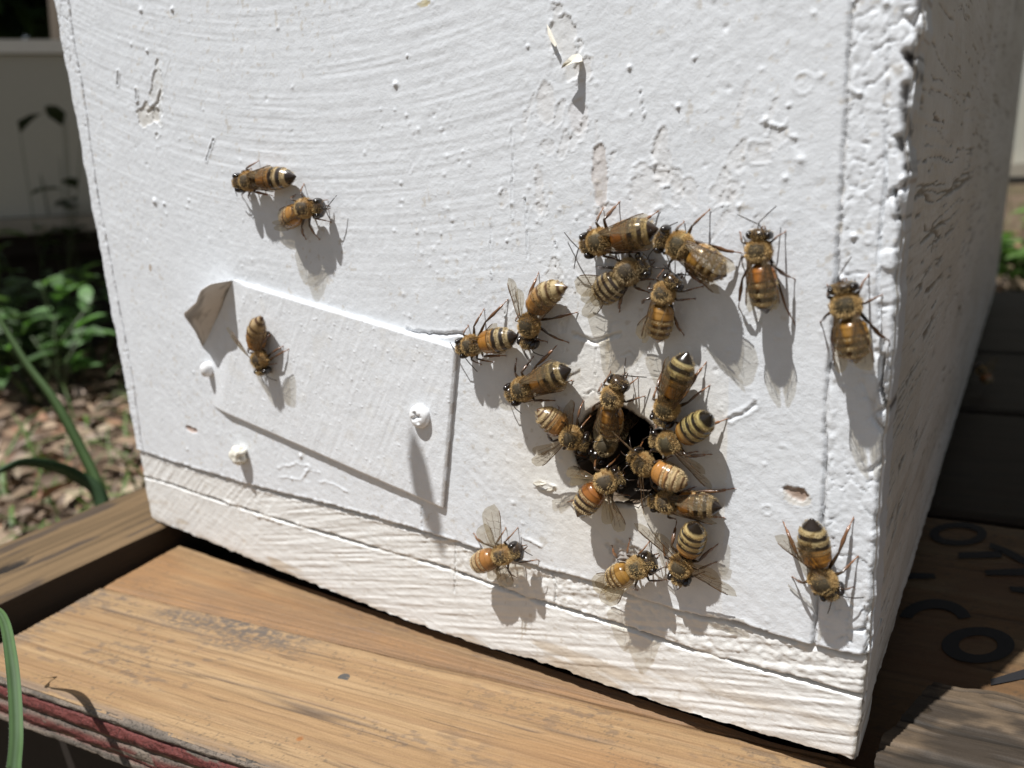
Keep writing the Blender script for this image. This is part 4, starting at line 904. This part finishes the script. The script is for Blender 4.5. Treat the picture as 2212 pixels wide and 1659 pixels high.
BEES = [
 dict(label='bee with folded wings high on the left, upper of two touching bees', Hp=(519, 395), Tp=(539, 391), Ap=(640, 381), wpx=47, feet=[(602, 362), (524, 425), (588, 422), (540, 432)], ant=[(513, 425), (516, 408)], pat='std', hA=2.2),
 dict(label='bee with curled abdomen and head right, lower of the two high on the left', Hp=(690, 449), Tp=(658, 449), Ap=(612, 482), wpx=47, hA=1.8, hT=3.4, feet=[(657, 398), (690, 516), (661, 516), (714, 479), (706, 432)], ant=[(727, 422, 1.8), (714, 476, 1.8)], wings={'R': (600, 455, 2.5), 'L': (618, 500, 1.2)}, pat='gold'),
 dict(label='small bee walking head down on the cover plate beside the bent corner', Hp=(570, 800), Tp=(562, 777), Ap=(567, 684), wpx=45, P=(556, 759), hA=4.2, hT=3.4, hH=3.0, feet=[(613, 747, .9), (625, 754, .9), (598, 785, .9)], ant=[(572, 828, 1.5), (598, 822, 1.2)], wings={'L': (498, 709, 3.6, .9)}, pat='pale'),
 dict(label='large bee facing left at the top of the cluster', Hp=(1272, 530), Tp=(1296, 522), Ap=(1423, 494), wpx=66, feet=[(1337, 438), (1421, 457), (1336, 560), (1380, 545)], ant=[(1240, 581, .6), (1219, 502, .6)], pat='red'),
 dict(label='furry golden bee with bulging head turned left and long raised hind legs', Hp=(1432, 516), Tp=(1468, 530), Ap=(1570, 597), wpx=68, feet=[(1532, 454), (1600, 546), (1448, 585), (1478, 480)], ant=[(1464, 480, 2.2), (1445, 500)], hH=4.0, hT=4.0, hA=3.6, pat='gold', fur=1.3, hw_k=1.1),
 dict(label='grey-brown striped bee with one wing spread left, below the topmost cluster bee', Hp=(1391, 572), Tp=(1357, 587), Ap=(1287, 646), wpx=66, hT=3.0, hA=2.6, feet=[(1411, 603), (1401, 631), (1339, 672)], wings={'L': (1243, 593, 2.2, .1), 'R': (1286, 686, 1.0, .9)}, pat='dark'),
 dict(label='golden bee with black head up and dark legs, lowest of the upper cluster', Hp=(1456, 607), Tp=(1434, 634), Ap=(1421, 741), wpx=58, feet=[(1517, 619), (1477, 722), (1389, 654), (1500, 645)], ant=[(1433, 571, 2), (1500, 596, 2)], wings={'L': (1371, 708, 1.6, .4)}, hH=3.6, hT=3.6, hA=2.6, pat='gold', fur=1.2),
 dict(label='bee climbing straight up with both antennae spread, right of the cluster', Hp=(1642, 507), Tp=(1639, 543), Ap=(1656, 678), wpx=64, feet=[(1600, 503), (1596, 660), (1695, 502), (1716, 602), (1716, 698), (1604, 565)], ant=[(1594, 464, 1.2), (1677, 445, 1.2)], pat='red', hH=3.8, hT=4.0, hA=3.4),
 dict(label='bee climbing straight up over the crack of the right corner board', Hp=(1822, 622), Tp=(1828, 660), Ap=(1850, 786), wpx=72, feet=[(1774, 694), (1798, 756), (1876, 595), (1903, 638), (1920, 735)], ant=[(1781, 622, 1), (1839, 555, 1.2)], pat='gold', hH=4.2, hT=4.4, hA=3.8),
 dict(label='bee with wings spread in a V and orange abdomen raised to the right', Hp=(1143, 738), Tp=(1143, 703), Ap=(1226, 620), wpx=56, P=(1150, 676), hA=3.6, hT=3.0, hH=2.2, feet=[(1163, 591), (1246, 675), (1227, 739), (1118, 730)], ant=[(1140, 775, .6), (1178, 770, .6)], wings={'R': (1201, 655, 4.6, .3), 'L': (1094, 603, 3.2, .3)}, pat='pale', fur=1.2),
 dict(label='banded bee facing left beside the upper right corner of the cover plate', Hp=(1001, 751), Tp=(1019, 746), Ap=(1120, 725), wpx=52, feet=[(1045, 669), (1096, 648), (1012, 704), (1039, 786), (1064, 782)], ant=[(1031, 803, .3), (972, 739, .8)], wings={'R': (1069, 692, 3.0, .2), 'L': (1092, 767, 3.0, .2)}, pat='std'),
 dict(label='banded bee facing lower left between the V-winged bee and the entrance hole', Hp=(1110, 851), Tp=(1130, 840), Ap=(1234, 797), wpx=60, feet=[(1201, 748, 1.0), (1152, 771), (1116, 776), (1235, 822), (1197, 865), (1154, 865)], ant=[(1091, 849, 1), (1126, 893, .5)], pat='std'),
 dict(label='bee with cream and orange abdomen at the left rim of the hole, wings swept down', Hp=(1262, 955), Tp=(1235, 945), Ap=(1160, 884), wpx=58, P=(1213, 925), hA=4.4, hT=2.8, hH=2.0, feet=[(1260, 866), (1208, 880, 1.0), (1275, 900)], wings={'L': (1168, 1010, 2.4, .6), 'R': (1238, 880, 5.2, 1.3)}, pat='pale', fur=1.3),
 dict(label='bee climbing out over the top rim of the hole, grey thorax and dark head up', Hp=(1338, 826), Tp=(1323, 858), Ap=(1316, 950), wpx=58, hH=3.2, hT=3.2, hA=.2, feet=[(1377, 817), (1391, 856), (1300, 830), (1350, 905, 0)], ant=[(1352, 773, 1.2), (1397, 815, .8)], pat='gold'),
 dict(label='shaded furry bee inside the hole under the climbing bee', Hp=(1292, 985), Tp=(1308, 962), Ap=(1345, 915), wpx=50, hH=-2.2, hT=-1.6, hA=-6, pat='dark', nofeet=True, fur=1.2),
 dict(label='large black-tipped bee head down at the upper right of the hole', Hp=(1432, 905), Tp=(1441, 880), Ap=(1486, 760), wpx=62, hA=3.6, feet=[(1524, 785), (1531, 834), (1418, 838), (1412, 890)], pat='std', fur=1.1),
 dict(label='black and cream striped bee with raised abdomen at the right of the hole', Hp=(1422, 950), Tp=(1445, 958), Ap=(1537, 896), wpx=60, P=(1463, 948), hA=5.4, hT=3.4, hH=2.4, feet=[(1570, 905), (1430, 1000), (1505, 975)], ant=[(1384, 955, 1.5), (1406, 925, 1.5)], wings={'R': (1531, 1058, 2.6, .5), 'L': 'none'}, pat='strip', fur=1.2),
 dict(label='very furry bee crossing the lower right rim of the hole, abdomen to the right', Hp=(1374, 985), Tp=(1391, 1003), Ap=(1486, 1048), wpx=58, hH=2.6, hT=3.2, hA=3.8, feet=[(1380, 1050), (1450, 985), (1440, 1075)], wings={'R': (1389, 1105, 2.6, 1.0), 'L': (1352, 958, 5.2, .9)}, pat='pale', fur=1.5),
 dict(label='shaded bee with golden wings under the furry bee, right of the hole bottom', Hp=(1415, 1080), Tp=(1441, 1084), Ap=(1560, 1096), wpx=58, hA=1.9, hT=2.3, hH=2.0, feet=[(1585, 1055), (1563, 1118), (1500, 1052)], pat='std'),
 dict(label='bee with rust red patch and striped tail at the lower left rim of the hole', Hp=(1335, 1030), Tp=(1309, 1040), Ap=(1247, 1117), wpx=58, P=(1290, 1056), hA=4.2, hT=3.2, hH=2.2, feet=[(1227, 1084), (1332, 1106), (1360, 1070)], wings={'L': (1355, 1140, 2.2, 1.1), 'R': (1245, 1010, 1.8, .9)}, pat='red', fur=1.2),
 dict(label='head-down bee with bold black and cream stripes between two spread wings', Hp=(1469, 1246), Tp=(1471, 1222), Ap=(1505, 1130), wpx=58, P=(1479, 1205), hA=5.0, hT=3.0, hH=2.2, feet=[(1546, 1214), (1520, 1235), (1440, 1215)], ant=[(1489, 1265, .6), (1460, 1275, .6)], wings={'R': (1368, 1136, 3.4, .4), 'L': (1586, 1292, 1.6, .4)}, pat='strip', fur=1.2),
 dict(label='amber bee over the grey smudge below the hole, head to the right', Hp=(1404, 1212), Tp=(1378, 1225), Ap=(1312, 1258), wpx=56, hA=3.4, hT=3.6, hH=3.4, feet=[(1323, 1179), (1402, 1171), (1440, 1252)], ant=[(1425, 1235, 2), (1408, 1172, 2)], wings={'L': (1280, 1238, 2.2, .2), 'R': (1331, 1317, 2.2, .3)}, pat='gold', fur=1.1),
 dict(label='bee with round orange-banded abdomen and upright wing at the bottom left', Hp=(1116, 1190), Tp=(1086, 1198), Ap=(1018, 1226), wpx=50, P=(1062, 1205), hA=3.4, hT=3.8, hH=3.6, feet=[(1024, 1152), (1093, 1141), (1118, 1141), (1162, 1209), (1116, 1247)], ant=[(1126, 1160, 3), (1150, 1200, 2.4)], wings={'L': (1079, 1090, 3.4, .3), 'R': (1114, 1262, 2.0, .8)}, pat='pale', fur=1.1),
 dict(label='large head-down bee near the bottom right corner of the hive', Hp=(1797, 1275), Tp=(1777, 1255), Ap=(1754, 1119), wpx=66, P=(1768, 1225), feet=[(1693, 1129), (1843, 1120), (1852, 1203), (1713, 1246)], ant=[(1788, 1325, .6), (1865, 1291, .6)], wings={'R': (1669, 1164, 3.4, .3), 'L': (1786, 1141, 3.0, .5)}, pat='std', hA=3.6, hT=3.2, hH=2.2),
]
for i, b in enumerate(BEES): bee(seed=i * 7 + 3, **b)
# a blurred bee on the shaded pallet behind the hive corner
_ow = on_wall
def far_bee():
    global on_wall
    c0 = on_level(2122, 800, 2.0)
    def ow(px, py, h=0.0):
        d = ray(px, py); p = CAM + d * ((c0[1] - CAM[1]) / d[1]); return p
    on_wall = ow
    r = bee('blurred bee in the shade behind the hive, off to the right', (2110, 790), (2120, 800), (2138, 830), 26, pat='red', seed=99, fur=.3, nofeet=True, wings={'R': (2150, 768, 0), 'L': 'none'})
    on_wall = _ow
far_bee()

# ------------------------------------------------------------------ ground, litter, plants
GZ = -120.0
gs = 60; xs = np.sign(np.linspace(-1, 1, gs)) * np.abs(np.linspace(-1, 1, gs)) ** 2.5 * 60000; Xg, Yg = np.meshgrid(xs, xs, indexing='ij')
Vg = np.stack([Xg, Yg, np.full_like(Xg, GZ) + np.where(np.hypot(Xg, Yg) > 900, 25 * (fbm(Xg * .004, Yg * .004, 3, 2) - .5), 0)], -1).reshape(-1, 3)
I, J = np.meshgrid(np.arange(gs - 1), np.arange(gs - 1), indexing='ij'); id_ = I * gs + J
kind(mesh_obj('ground', Vg, np.stack([id_, id_ + gs, id_ + gs + 1, id_ + 1], -1).reshape(-1, 4), M_ground), 'structure')
rg = random.Random(5)
def leaf_quad(V, F_, Cc, p, d, up, L, W, c, fold=.25):
    s = nrm(np.cross(d, up)); n_ = np.cross(s, d); b = len(V)
    V.extend([p, p + d * L * .35 + s * W * .5 + n_ * W * fold, p + d * L * .35 - s * W * .5 + n_ * W * fold, p + d * L * .75 + s * W * .35 + n_ * W * fold * .5 - n_ * L * .08, p + d * L * .75 - s * W * .35 + n_ * W * fold * .5 - n_ * L * .08, p + d * L - n_ * L * .2, p + d * L * .4, p + d * L * .75 - n_ * L * .1])
    F_.extend([(b, b + 1, b + 6), (b, b + 6, b + 2), (b + 1, b + 3, b + 7, b + 6), (b + 6, b + 7, b + 4, b + 2), (b + 3, b + 5, b + 7), (b + 7, b + 5, b + 4)]); Cc.extend([c] * 8)
V = []; F_ = []; Cc = []
pal = [(.26, .18, .12), (.30, .22, .15), (.20, .14, .09), (.34, .27, .19), (.27, .15, .09), (.14, .10, .07), (.31, .24, .19)]
for i in range(15000):
    r = 90 + 2600 * rg.random() ** 2.0; a = math.radians(rg.uniform(75, 215)) if i % 5 else math.radians(rg.uniform(0, 360)); x = 0 + r * math.cos(a); y = 40 + r * math.sin(a)
    if -35 < x < 430 and -60 < y < 650: continue
    d = nrm([rg.uniform(-1, 1), rg.uniform(-1, 1), rg.uniform(-.15, .3)]); up = nrm([rg.uniform(-.6, .6), rg.uniform(-.6, .6), 1])
    k = rg.uniform(.7, 1.3); cc = tuple(k * q for q in rg.choice(pal)); leaf_quad(V, F_, Cc, np.array([x, y, GZ + rg.uniform(1, 14)]), d, up, rg.uniform(7, 30), rg.uniform(4, 15), cc, rg.uniform(.1, .5))
kind(mesh_obj('leaf_litter', V, F_, M_litter, None, cols=Cc), 'stuff')
def blade(m, p, d, L, wd, c, bend=.6, n=9, twist=0.0):
    d = nrm(d); hor = nrm([d[0], d[1], 0.0001]); V = []; q = np.array(p, float); cur = np.array(d); side = nrm(np.cross(cur, [0, 0, 1]) + 1e-6)
    F_ = []
    for i in range(n + 1):
        t = i / n; w_ = wd * (1 - t ** 2.2) * .5 + .02; nn = nrm(np.cross(side, cur)); V += [q - side * w_, q + nn * w_ * .35, q + side * w_]
        q = q + cur * L / n; cur = nrm(cur + hor * bend / n * .6 + np.array([0, 0, -bend / n * (1 + t)]))
    for i in range(n): F_ += [(3 * i, 3 * i + 1, 3 * i + 4, 3 * i + 3), (3 * i + 1, 3 * i + 2, 3 * i + 5, 3 * i + 4)]
    m.add(V, F_, c)
m = MB()
for i in range(5200):
    r = 120 + 3200 * rg.random() ** 1.5; a = math.radians(rg.uniform(70, 215)) if i % 4 else math.radians(rg.uniform(0, 360)); x = r * math.cos(a); y = 40 + r * math.sin(a)
    if -45 < x < 430 and -60 < y < 650: continue
    if float(vn(np.array([x * .007 + 40]), np.array([y * .007 + 40]), 3)[0]) < .45: continue
    g = rg.uniform(.7, 1.3); blade(m, (x, y, GZ), (rg.uniform(-.8, .8), rg.uniform(-.8, .8), 1), rg.uniform(25, 80), rg.uniform(1.5, 4), (.13 * g, .20 * g, .06 * g), rg.uniform(.3, 1.6), 4)
kind(m.build('grass', M_leaf), 'stuff')
# broad grass blades rooted beside the pallet
rt = on_dist(232, 1082, 330); g_ = thing('grass_tuft', 'blurred tuft of two long arching green grass blades behind the left board', 'grass', (rt[0], rt[1], GZ))
def blade_px(name, pts, t0, w0, parent, c):
    P = [on_dist(a, b, t0 + dt) for a, b, dt in pts]; m = MB(); V = []; F_ = []
    Q = []
    for i in range(len(P) - 1):
        p0 = P[max(i - 1, 0)]; p1 = P[i]; p2 = P[i + 1]; p3 = P[min(i + 2, len(P) - 1)]
        for k in range(6): t = k / 6; Q.append(.5 * ((2 * p1) + (-p0 + p2) * t + (2 * p0 - 5 * p1 + 4 * p2 - p3) * t * t + (-p0 + 3 * p1 - 3 * p2 + p3) * t ** 3))
    Q.append(P[-1]); n = len(Q)
    for i, q in enumerate(Q):
        t = nrm(Q[min(i + 1, n - 1)] - Q[max(i - 1, 0)]); view = nrm(q - CAM); s = nrm(np.cross(t, nrm(view + np.array([.3, .2, .4])))); nn = np.cross(s, t)
        w_ = w0 * .5 * (1 - (i / (n - 1)) ** 3) + .15; V += [q - s * w_, q + nn * w_ * .4, q + s * w_, q - nn * w_ * .1]
    for i in range(n - 1):
        for k in range(4): F_.append((4 * i + k, 4 * i + (k + 1) % 4, 4 * i + 4 + (k + 1) % 4, 4 * i + 4 + k))
    m.add(V, F_, c); return m.build(name, M_leaf, parent), Q
blade_px('blade', [(238, 1180, 0), (215, 1070, 0), (170, 1030, 0), (110, 1005, -5), (40, 1000, -8), (-40, 1040, -12)], 330, 5.5, g_, (.05, .10, .042))
blade_px('blade', [(242, 1180, 4), (218, 1068, 5), (180, 980, 8), (120, 870, 12), (60, 790, 18), (5, 700, 25), (-40, 620, 30)], 330, 4.2, g_, (.085, .15, .05))
# the near blade at the left edge of the picture
pts = [(112, -98, -122), (100, -86, -45), (92, -79, -8), tuple(on_dist(30, 1700, 149)), tuple(on_dist(30, 1659, 151)), tuple(on_dist(35, 1590, 156)), tuple(on_dist(32, 1500, 162)), tuple(on_dist(24, 1420, 168)), tuple(on_dist(10, 1345, 176)), tuple(on_dist(-12, 1318, 183)), tuple(on_dist(-50, 1330, 190)), (38, -54, 8), (36.5, -53.5, 2)]
def near_blade():
    P = [np.array(p, float) for p in pts]; Q = []
    for i in range(len(P) - 1):
        p0 = P[max(i - 1, 0)]; p1 = P[i]; p2 = P[i + 1]; p3 = P[min(i + 2, len(P) - 1)]
        for k in range(9): t = k / 9; Q.append(.5 * ((2 * p1) + (-p0 + p2) * t + (2 * p0 - 5 * p1 + 4 * p2 - p3) * t * t + (-p0 + 3 * p1 - 3 * p2 + p3) * t ** 3))
    Q.append(P[-1]); n = len(Q); V = []; F_ = []; Cc = []
    for i, q in enumerate(Q):
        t = nrm(Q[min(i + 1, n - 1)] - Q[max(i - 1, 0)]); s = nrm(np.cross(t, nrm(q - CAM))); nn = np.cross(s, t)
        f = i / (n - 1); w_ = .85 * (1 - max(0, (f - .55) / .45) ** 1.3) + .12
        for k in range(7):
            a = (k - 3) / 3; V.append(q + s * w_ * a - nn * (abs(a) * w_ * .45)); g = .8 + .4 * (k % 2); Cc.append((.075 * g, .14 * g, .05 * g) if k != 3 else (.085, .14, .07))
    for i in range(n - 1):
        for k in range(6): F_.append((7 * i + k, 7 * i + k + 1, 7 * i + 8 + k, 7 * i + 7 + k))
    o = thing('arching_grass', 'hairy green grass blade arching over at the left edge of the picture', 'grass', (85, -73, GZ))
    mesh_obj('leaf_body', V, F_, M_leaf, o, cols=Cc)
    hv = []; hf = []
    for j in range(900):
        i = rg.randrange(20, n - 20); q = Q[i]; t = nrm(Q[i + 1] - Q[i - 1]); s = nrm(np.cross(t, nrm(q - CAM))); sg = rg.choice([-1, 1]); f = i / (n - 1); w_ = .85 * (1 - max(0, (f - .55) / .45) ** 1.3)
        p = q + s * sg * w_ * .98; d = nrm(s * sg + t * rg.uniform(-.6, .6) + np.array([0, 0, .2])); b = len(hv); hv += [p, p + t * .03, p + d * rg.uniform(.12, .38)]; hf.append((b, b + 1, b + 2))
    mesh_obj('leaf_hairs', hv, hf, M_fur, o, cols=[(.45, .5, .4)] * len(hv), smooth=False)
near_blade()

# distant white hive at the left, its face in the shade
def far_hive(cx, cy, wd, dp, ht, z0, rot, label, lidover=10):
    o = thing('beehive', label, 'beehive', (cx, cy, z0)); ca, sa = math.cos(rot), math.sin(rot)
    def bx(name, x0, x1, y0, y1, za, zb_, c):
        V = [(cx + x * ca - y * sa, cy + x * sa + y * ca, z) for z in (za, zb_) for (x, y) in ((x0, y0), (x1, y0), (x1, y1), (x0, y1))]
        mesh_obj(name, V, [(0, 3, 2, 1), (4, 5, 6, 7), (0, 1, 5, 4), (1, 2, 6, 5), (2, 3, 7, 6), (3, 0, 4, 7)], M_paint, o, cols=[c] * 8, smooth=False)
    bx('box', -wd / 2, wd / 2, 0, dp, z0 + 20, z0 + ht, (.42, .41, .35)); bx('floor_board', -wd / 2 - 5, wd / 2 + 5, -30, dp, z0, z0 + 19, (.3, .27, .22))  # grey box colour carries the shade on the left hive's white face
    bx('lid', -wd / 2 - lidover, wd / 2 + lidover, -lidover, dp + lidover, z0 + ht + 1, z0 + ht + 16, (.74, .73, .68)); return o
# face seen between pixels x<190, y 75..495, about 1.1 m away
D0 = 1150.
A_ = on_dist(60, 497, D0); B_ = on_dist(60, 78, D0 * 1.0); fd = nrm([A_[0] - CAM[0], A_[1] - CAM[1], 0])
rot = math.atan2(fd[1], fd[0]) - math.pi / 2 + math.radians(-14)
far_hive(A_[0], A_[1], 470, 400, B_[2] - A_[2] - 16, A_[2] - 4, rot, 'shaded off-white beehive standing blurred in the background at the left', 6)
# low stand under it
st = thing('hive_stand', 'dark wooden stand under the blurred hive at the left', 'stand', (A_[0], A_[1], GZ)); 
def sbx(x0, x1, y0, y1, za, zb_, nm):
    ca, sa = math.cos(rot), math.sin(rot); V = [(A_[0] + x * ca - y * sa, A_[1] + x * sa + y * ca, z) for z in (za, zb_) for (x, y) in ((x0, y0), (x1, y0), (x1, y1), (x0, y1))]
    mesh_obj(nm, V, [(0, 3, 2, 1), (4, 5, 6, 7), (0, 1, 5, 4), (1, 2, 6, 5), (2, 3, 7, 6), (3, 0, 4, 7)], M_dark, st, smooth=False)
zt_ = A_[2] - 5
sbx(-250, 250, 0, 400, zt_ - 25, zt_, 'top_board')
for sx in (-235, 195):
    for sy in (10, 350): sbx(sx, sx + 40, sy, sy + 40, GZ, zt_ - 25.5, 'leg')
sbx(-250, 250, 60, 80, GZ, zt_ - 25.5, 'skirt_board')
# hive at the far right
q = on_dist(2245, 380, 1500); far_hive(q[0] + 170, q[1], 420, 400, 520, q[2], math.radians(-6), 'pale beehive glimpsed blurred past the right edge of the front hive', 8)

def plant(px, py, t, h, nl, c, label, Lf=34, name='leafy_plant', group='leafy plants by the background hive', sw=1.0):
    p = on_dist(px, py, t); p[2] = p[2] if False else p[2]
    o = thing(name, label, 'plant', (p[0], p[1], GZ), group); m = MB(); V = []; F_ = []; Cc = []
    top = p[2]
    for s in range(6):
        b = np.array([p[0] + rg.uniform(-20, 20), p[1] + rg.uniform(-20, 20), GZ]); e = np.array([p[0] + rg.uniform(-70, 70), p[1] + rg.uniform(-70, 70), top + rg.uniform(-h * .5, h * .5)])
        mid = lerp(b, e, .5) + np.array([rg.uniform(-10, 10), rg.uniform(-10, 10), 10]); m.tube([b, mid, e], [2.2 * sw, 1.8 * sw, 1.0 * sw], 6, (.07, .10, .04), up=(1, .1, 0))
        for i in range(nl):
            tt = rg.uniform(.35, 1); q = (1 - tt) ** 2 * b + 2 * tt * (1 - tt) * mid + tt * tt * e; a = rg.uniform(0, 6.28); d = nrm([math.cos(a), math.sin(a), rg.uniform(.0, .8)]); k = rg.uniform(.6, 1.4)
            leaf_quad(V, F_, Cc, q, d, nrm([rg.uniform(-.4, .4), rg.uniform(-.4, .4), 1]), Lf * rg.uniform(.6, 1.2), Lf * .45, tuple(k * x for x in c), .2)
    m.build('stem', M_leaf, o); mesh_obj('foliage', V, F_, M_leaf, o, cols=Cc); return o
plant(25, 640, 950, 90, 15, (.10, .15, .075), 'pale green bushy plant under the left background hive, at the picture edge')
plant(160, 605, 1000, 70, 10, (.13, .21, .10), 'small bluish green plant under the right part of the background hive')
plant(90, 670, 900, 70, 8, (.13, .24, .09), 'dark green low plant between the two paler plants')
plant(10, 515, 1080, 50, 10, (.15, .22, .11), 'slender sprig reaching up at the lower corner of the background hive')
plant(70, 330, 1110, 110, 3, (.035, .05, .022), 'thin weed with sparse dark leaves in front of the background hive face', 42, sw=.35)
plant(2230, 480, 1350, 120, 26, (.11, .20, .05), 'bright green plant glimpsed behind the right side of the hive', 46, group='leafy plants on the right')

def tree(x, y, h, r, c, label, nleaf=1500, Lf=120, off=(0, 0)):
    o = thing('tree', label, 'tree', (x, y, GZ), 'trees behind the hives'); m = MB()
    m.tube([(x, y, GZ), (x + 40, y, GZ + h * .3), (x + 20, y + 40, GZ + h * .7)], [140, 100, 50], 10, (.09, .07, .05), up=(1, .1, 0)); V = []; F_ = []; Cc = []
    blobs = []
    for i in range(12):
        q = np.array([x + off[0] + rg.gauss(0, r * .5), y + off[1] + rg.gauss(0, r * .5), GZ + h * .58 + rg.gauss(0, r * (.45 if off == (0, 0) else .2))]); blobs.append((q, r * rg.uniform(.3, .55))); m.tube([(x + 30, y + 20, GZ + h * .45), tuple(q)], [45, 12], 6, (.09, .07, .05), up=(1, .1, 0))
    for i in range(nleaf):
        b, rb = rg.choice(blobs); v = nrm([rg.gauss(0, 1) for _ in range(3)]) * rb * rg.random() ** .4; k = rg.uniform(.5, 1.4)
        leaf_quad(V, F_, Cc, b + v, nrm([rg.uniform(-1, 1), rg.uniform(-1, 1), rg.uniform(-.8, .4)]), nrm([rg.uniform(-.7, .7), rg.uniform(-.7, .7), 1]), Lf * rg.uniform(.6, 1.2), Lf * .6, tuple(k * x_ for x_ in c), .2)
    m.build('trunk', M_litter, o); mesh_obj('crown', V, F_, M_leaf, o, cols=Cc)
specs = [(-3600, 1500, 3300, 1000), (-1500, 900, 1850, 430), (950, 900, 2000, 620), (-6200, 2300, 3600, 1300), (-5600, 4200, 4200, 1600), (-3600, 5600, 4300, 1600), (-1500, 6200, 4600, 1700), (700, 6600, 4400, 1600), (2800, 5600, 4400, 1700), (-7500, 600, 4200, 1600), (4800, 3600, 4300, 1600)]
tl = ['dense dark tree filling the top left corner directly behind the blurred hive', 'leafy small tree with low crown placed to shade the blurred hive at the left', 'unseen small tree added at the right so its crown shades the pallet boards', 'dark tree at the top left corner above the background hive, nearest of its row', 'tree further back behind the background hive', 'broad tree left of centre hidden behind the front hive', 'tall tree behind the middle of the front hive', 'tree behind the right side of the front hive', 'tree beyond the far right of the hives', 'tree beyond the far left of the picture', 'tree standing beyond the right edge']
for i, (x, y, h, r) in enumerate(specs): tree(x, y, h, r, (.035, .065, .028), tl[i], 5200 if 0 < i < 3 else 4200, 95 if 0 < i < 3 else 230, [(0, 0), (280, -830), (-150, -350)][i] if i < 3 else (0, 0))  # small trees added with crowns offset to shade left hive and right boards

def tall_stem():
    sd = nrm(SUN); T = 200.
    L = [on_wall(px, py) - sd * (T + k) for px, py, k in ((903, 955, 6), (912, 1010, 2), (925, 1080, 0), (938, 1140, 2), (950, 1190, 8))]
    o = thing('tall_grass', 'tall grass stem with one narrow leaf standing in front of the hive out of view', 'grass', (150, -300, GZ))
    m = MB(); V = []; F_ = []; n = len(L); wds = [.5, 2.3, 2.7, 2.2, .4]
    for p, w_ in zip(L, wds): V += [p - np.array([w_, 0, 0]), p + np.array([0, .3, 0]), p + np.array([w_, 0, 0])]
    for i in range(n - 1): F_ += [(3 * i, 3 * i + 1, 3 * i + 4, 3 * i + 3), (3 * i + 1, 3 * i + 2, 3 * i + 5, 3 * i + 4)]
    m.add(V, F_, (.08, .14, .05)); m.build('narrow_leaf', M_leaf, o)
    m = MB(); b = L[-1]; m.tube([b, b + np.array([10, -40, 25]), b + np.array([35, -110, 0]), (148, -280, 0), (150, -300, GZ)], [.06, .06, .07, .2, .4], 6, (.08, .13, .05), up=(1, .2, 0)); m.build('stem', M_leaf, o)
tall_stem()
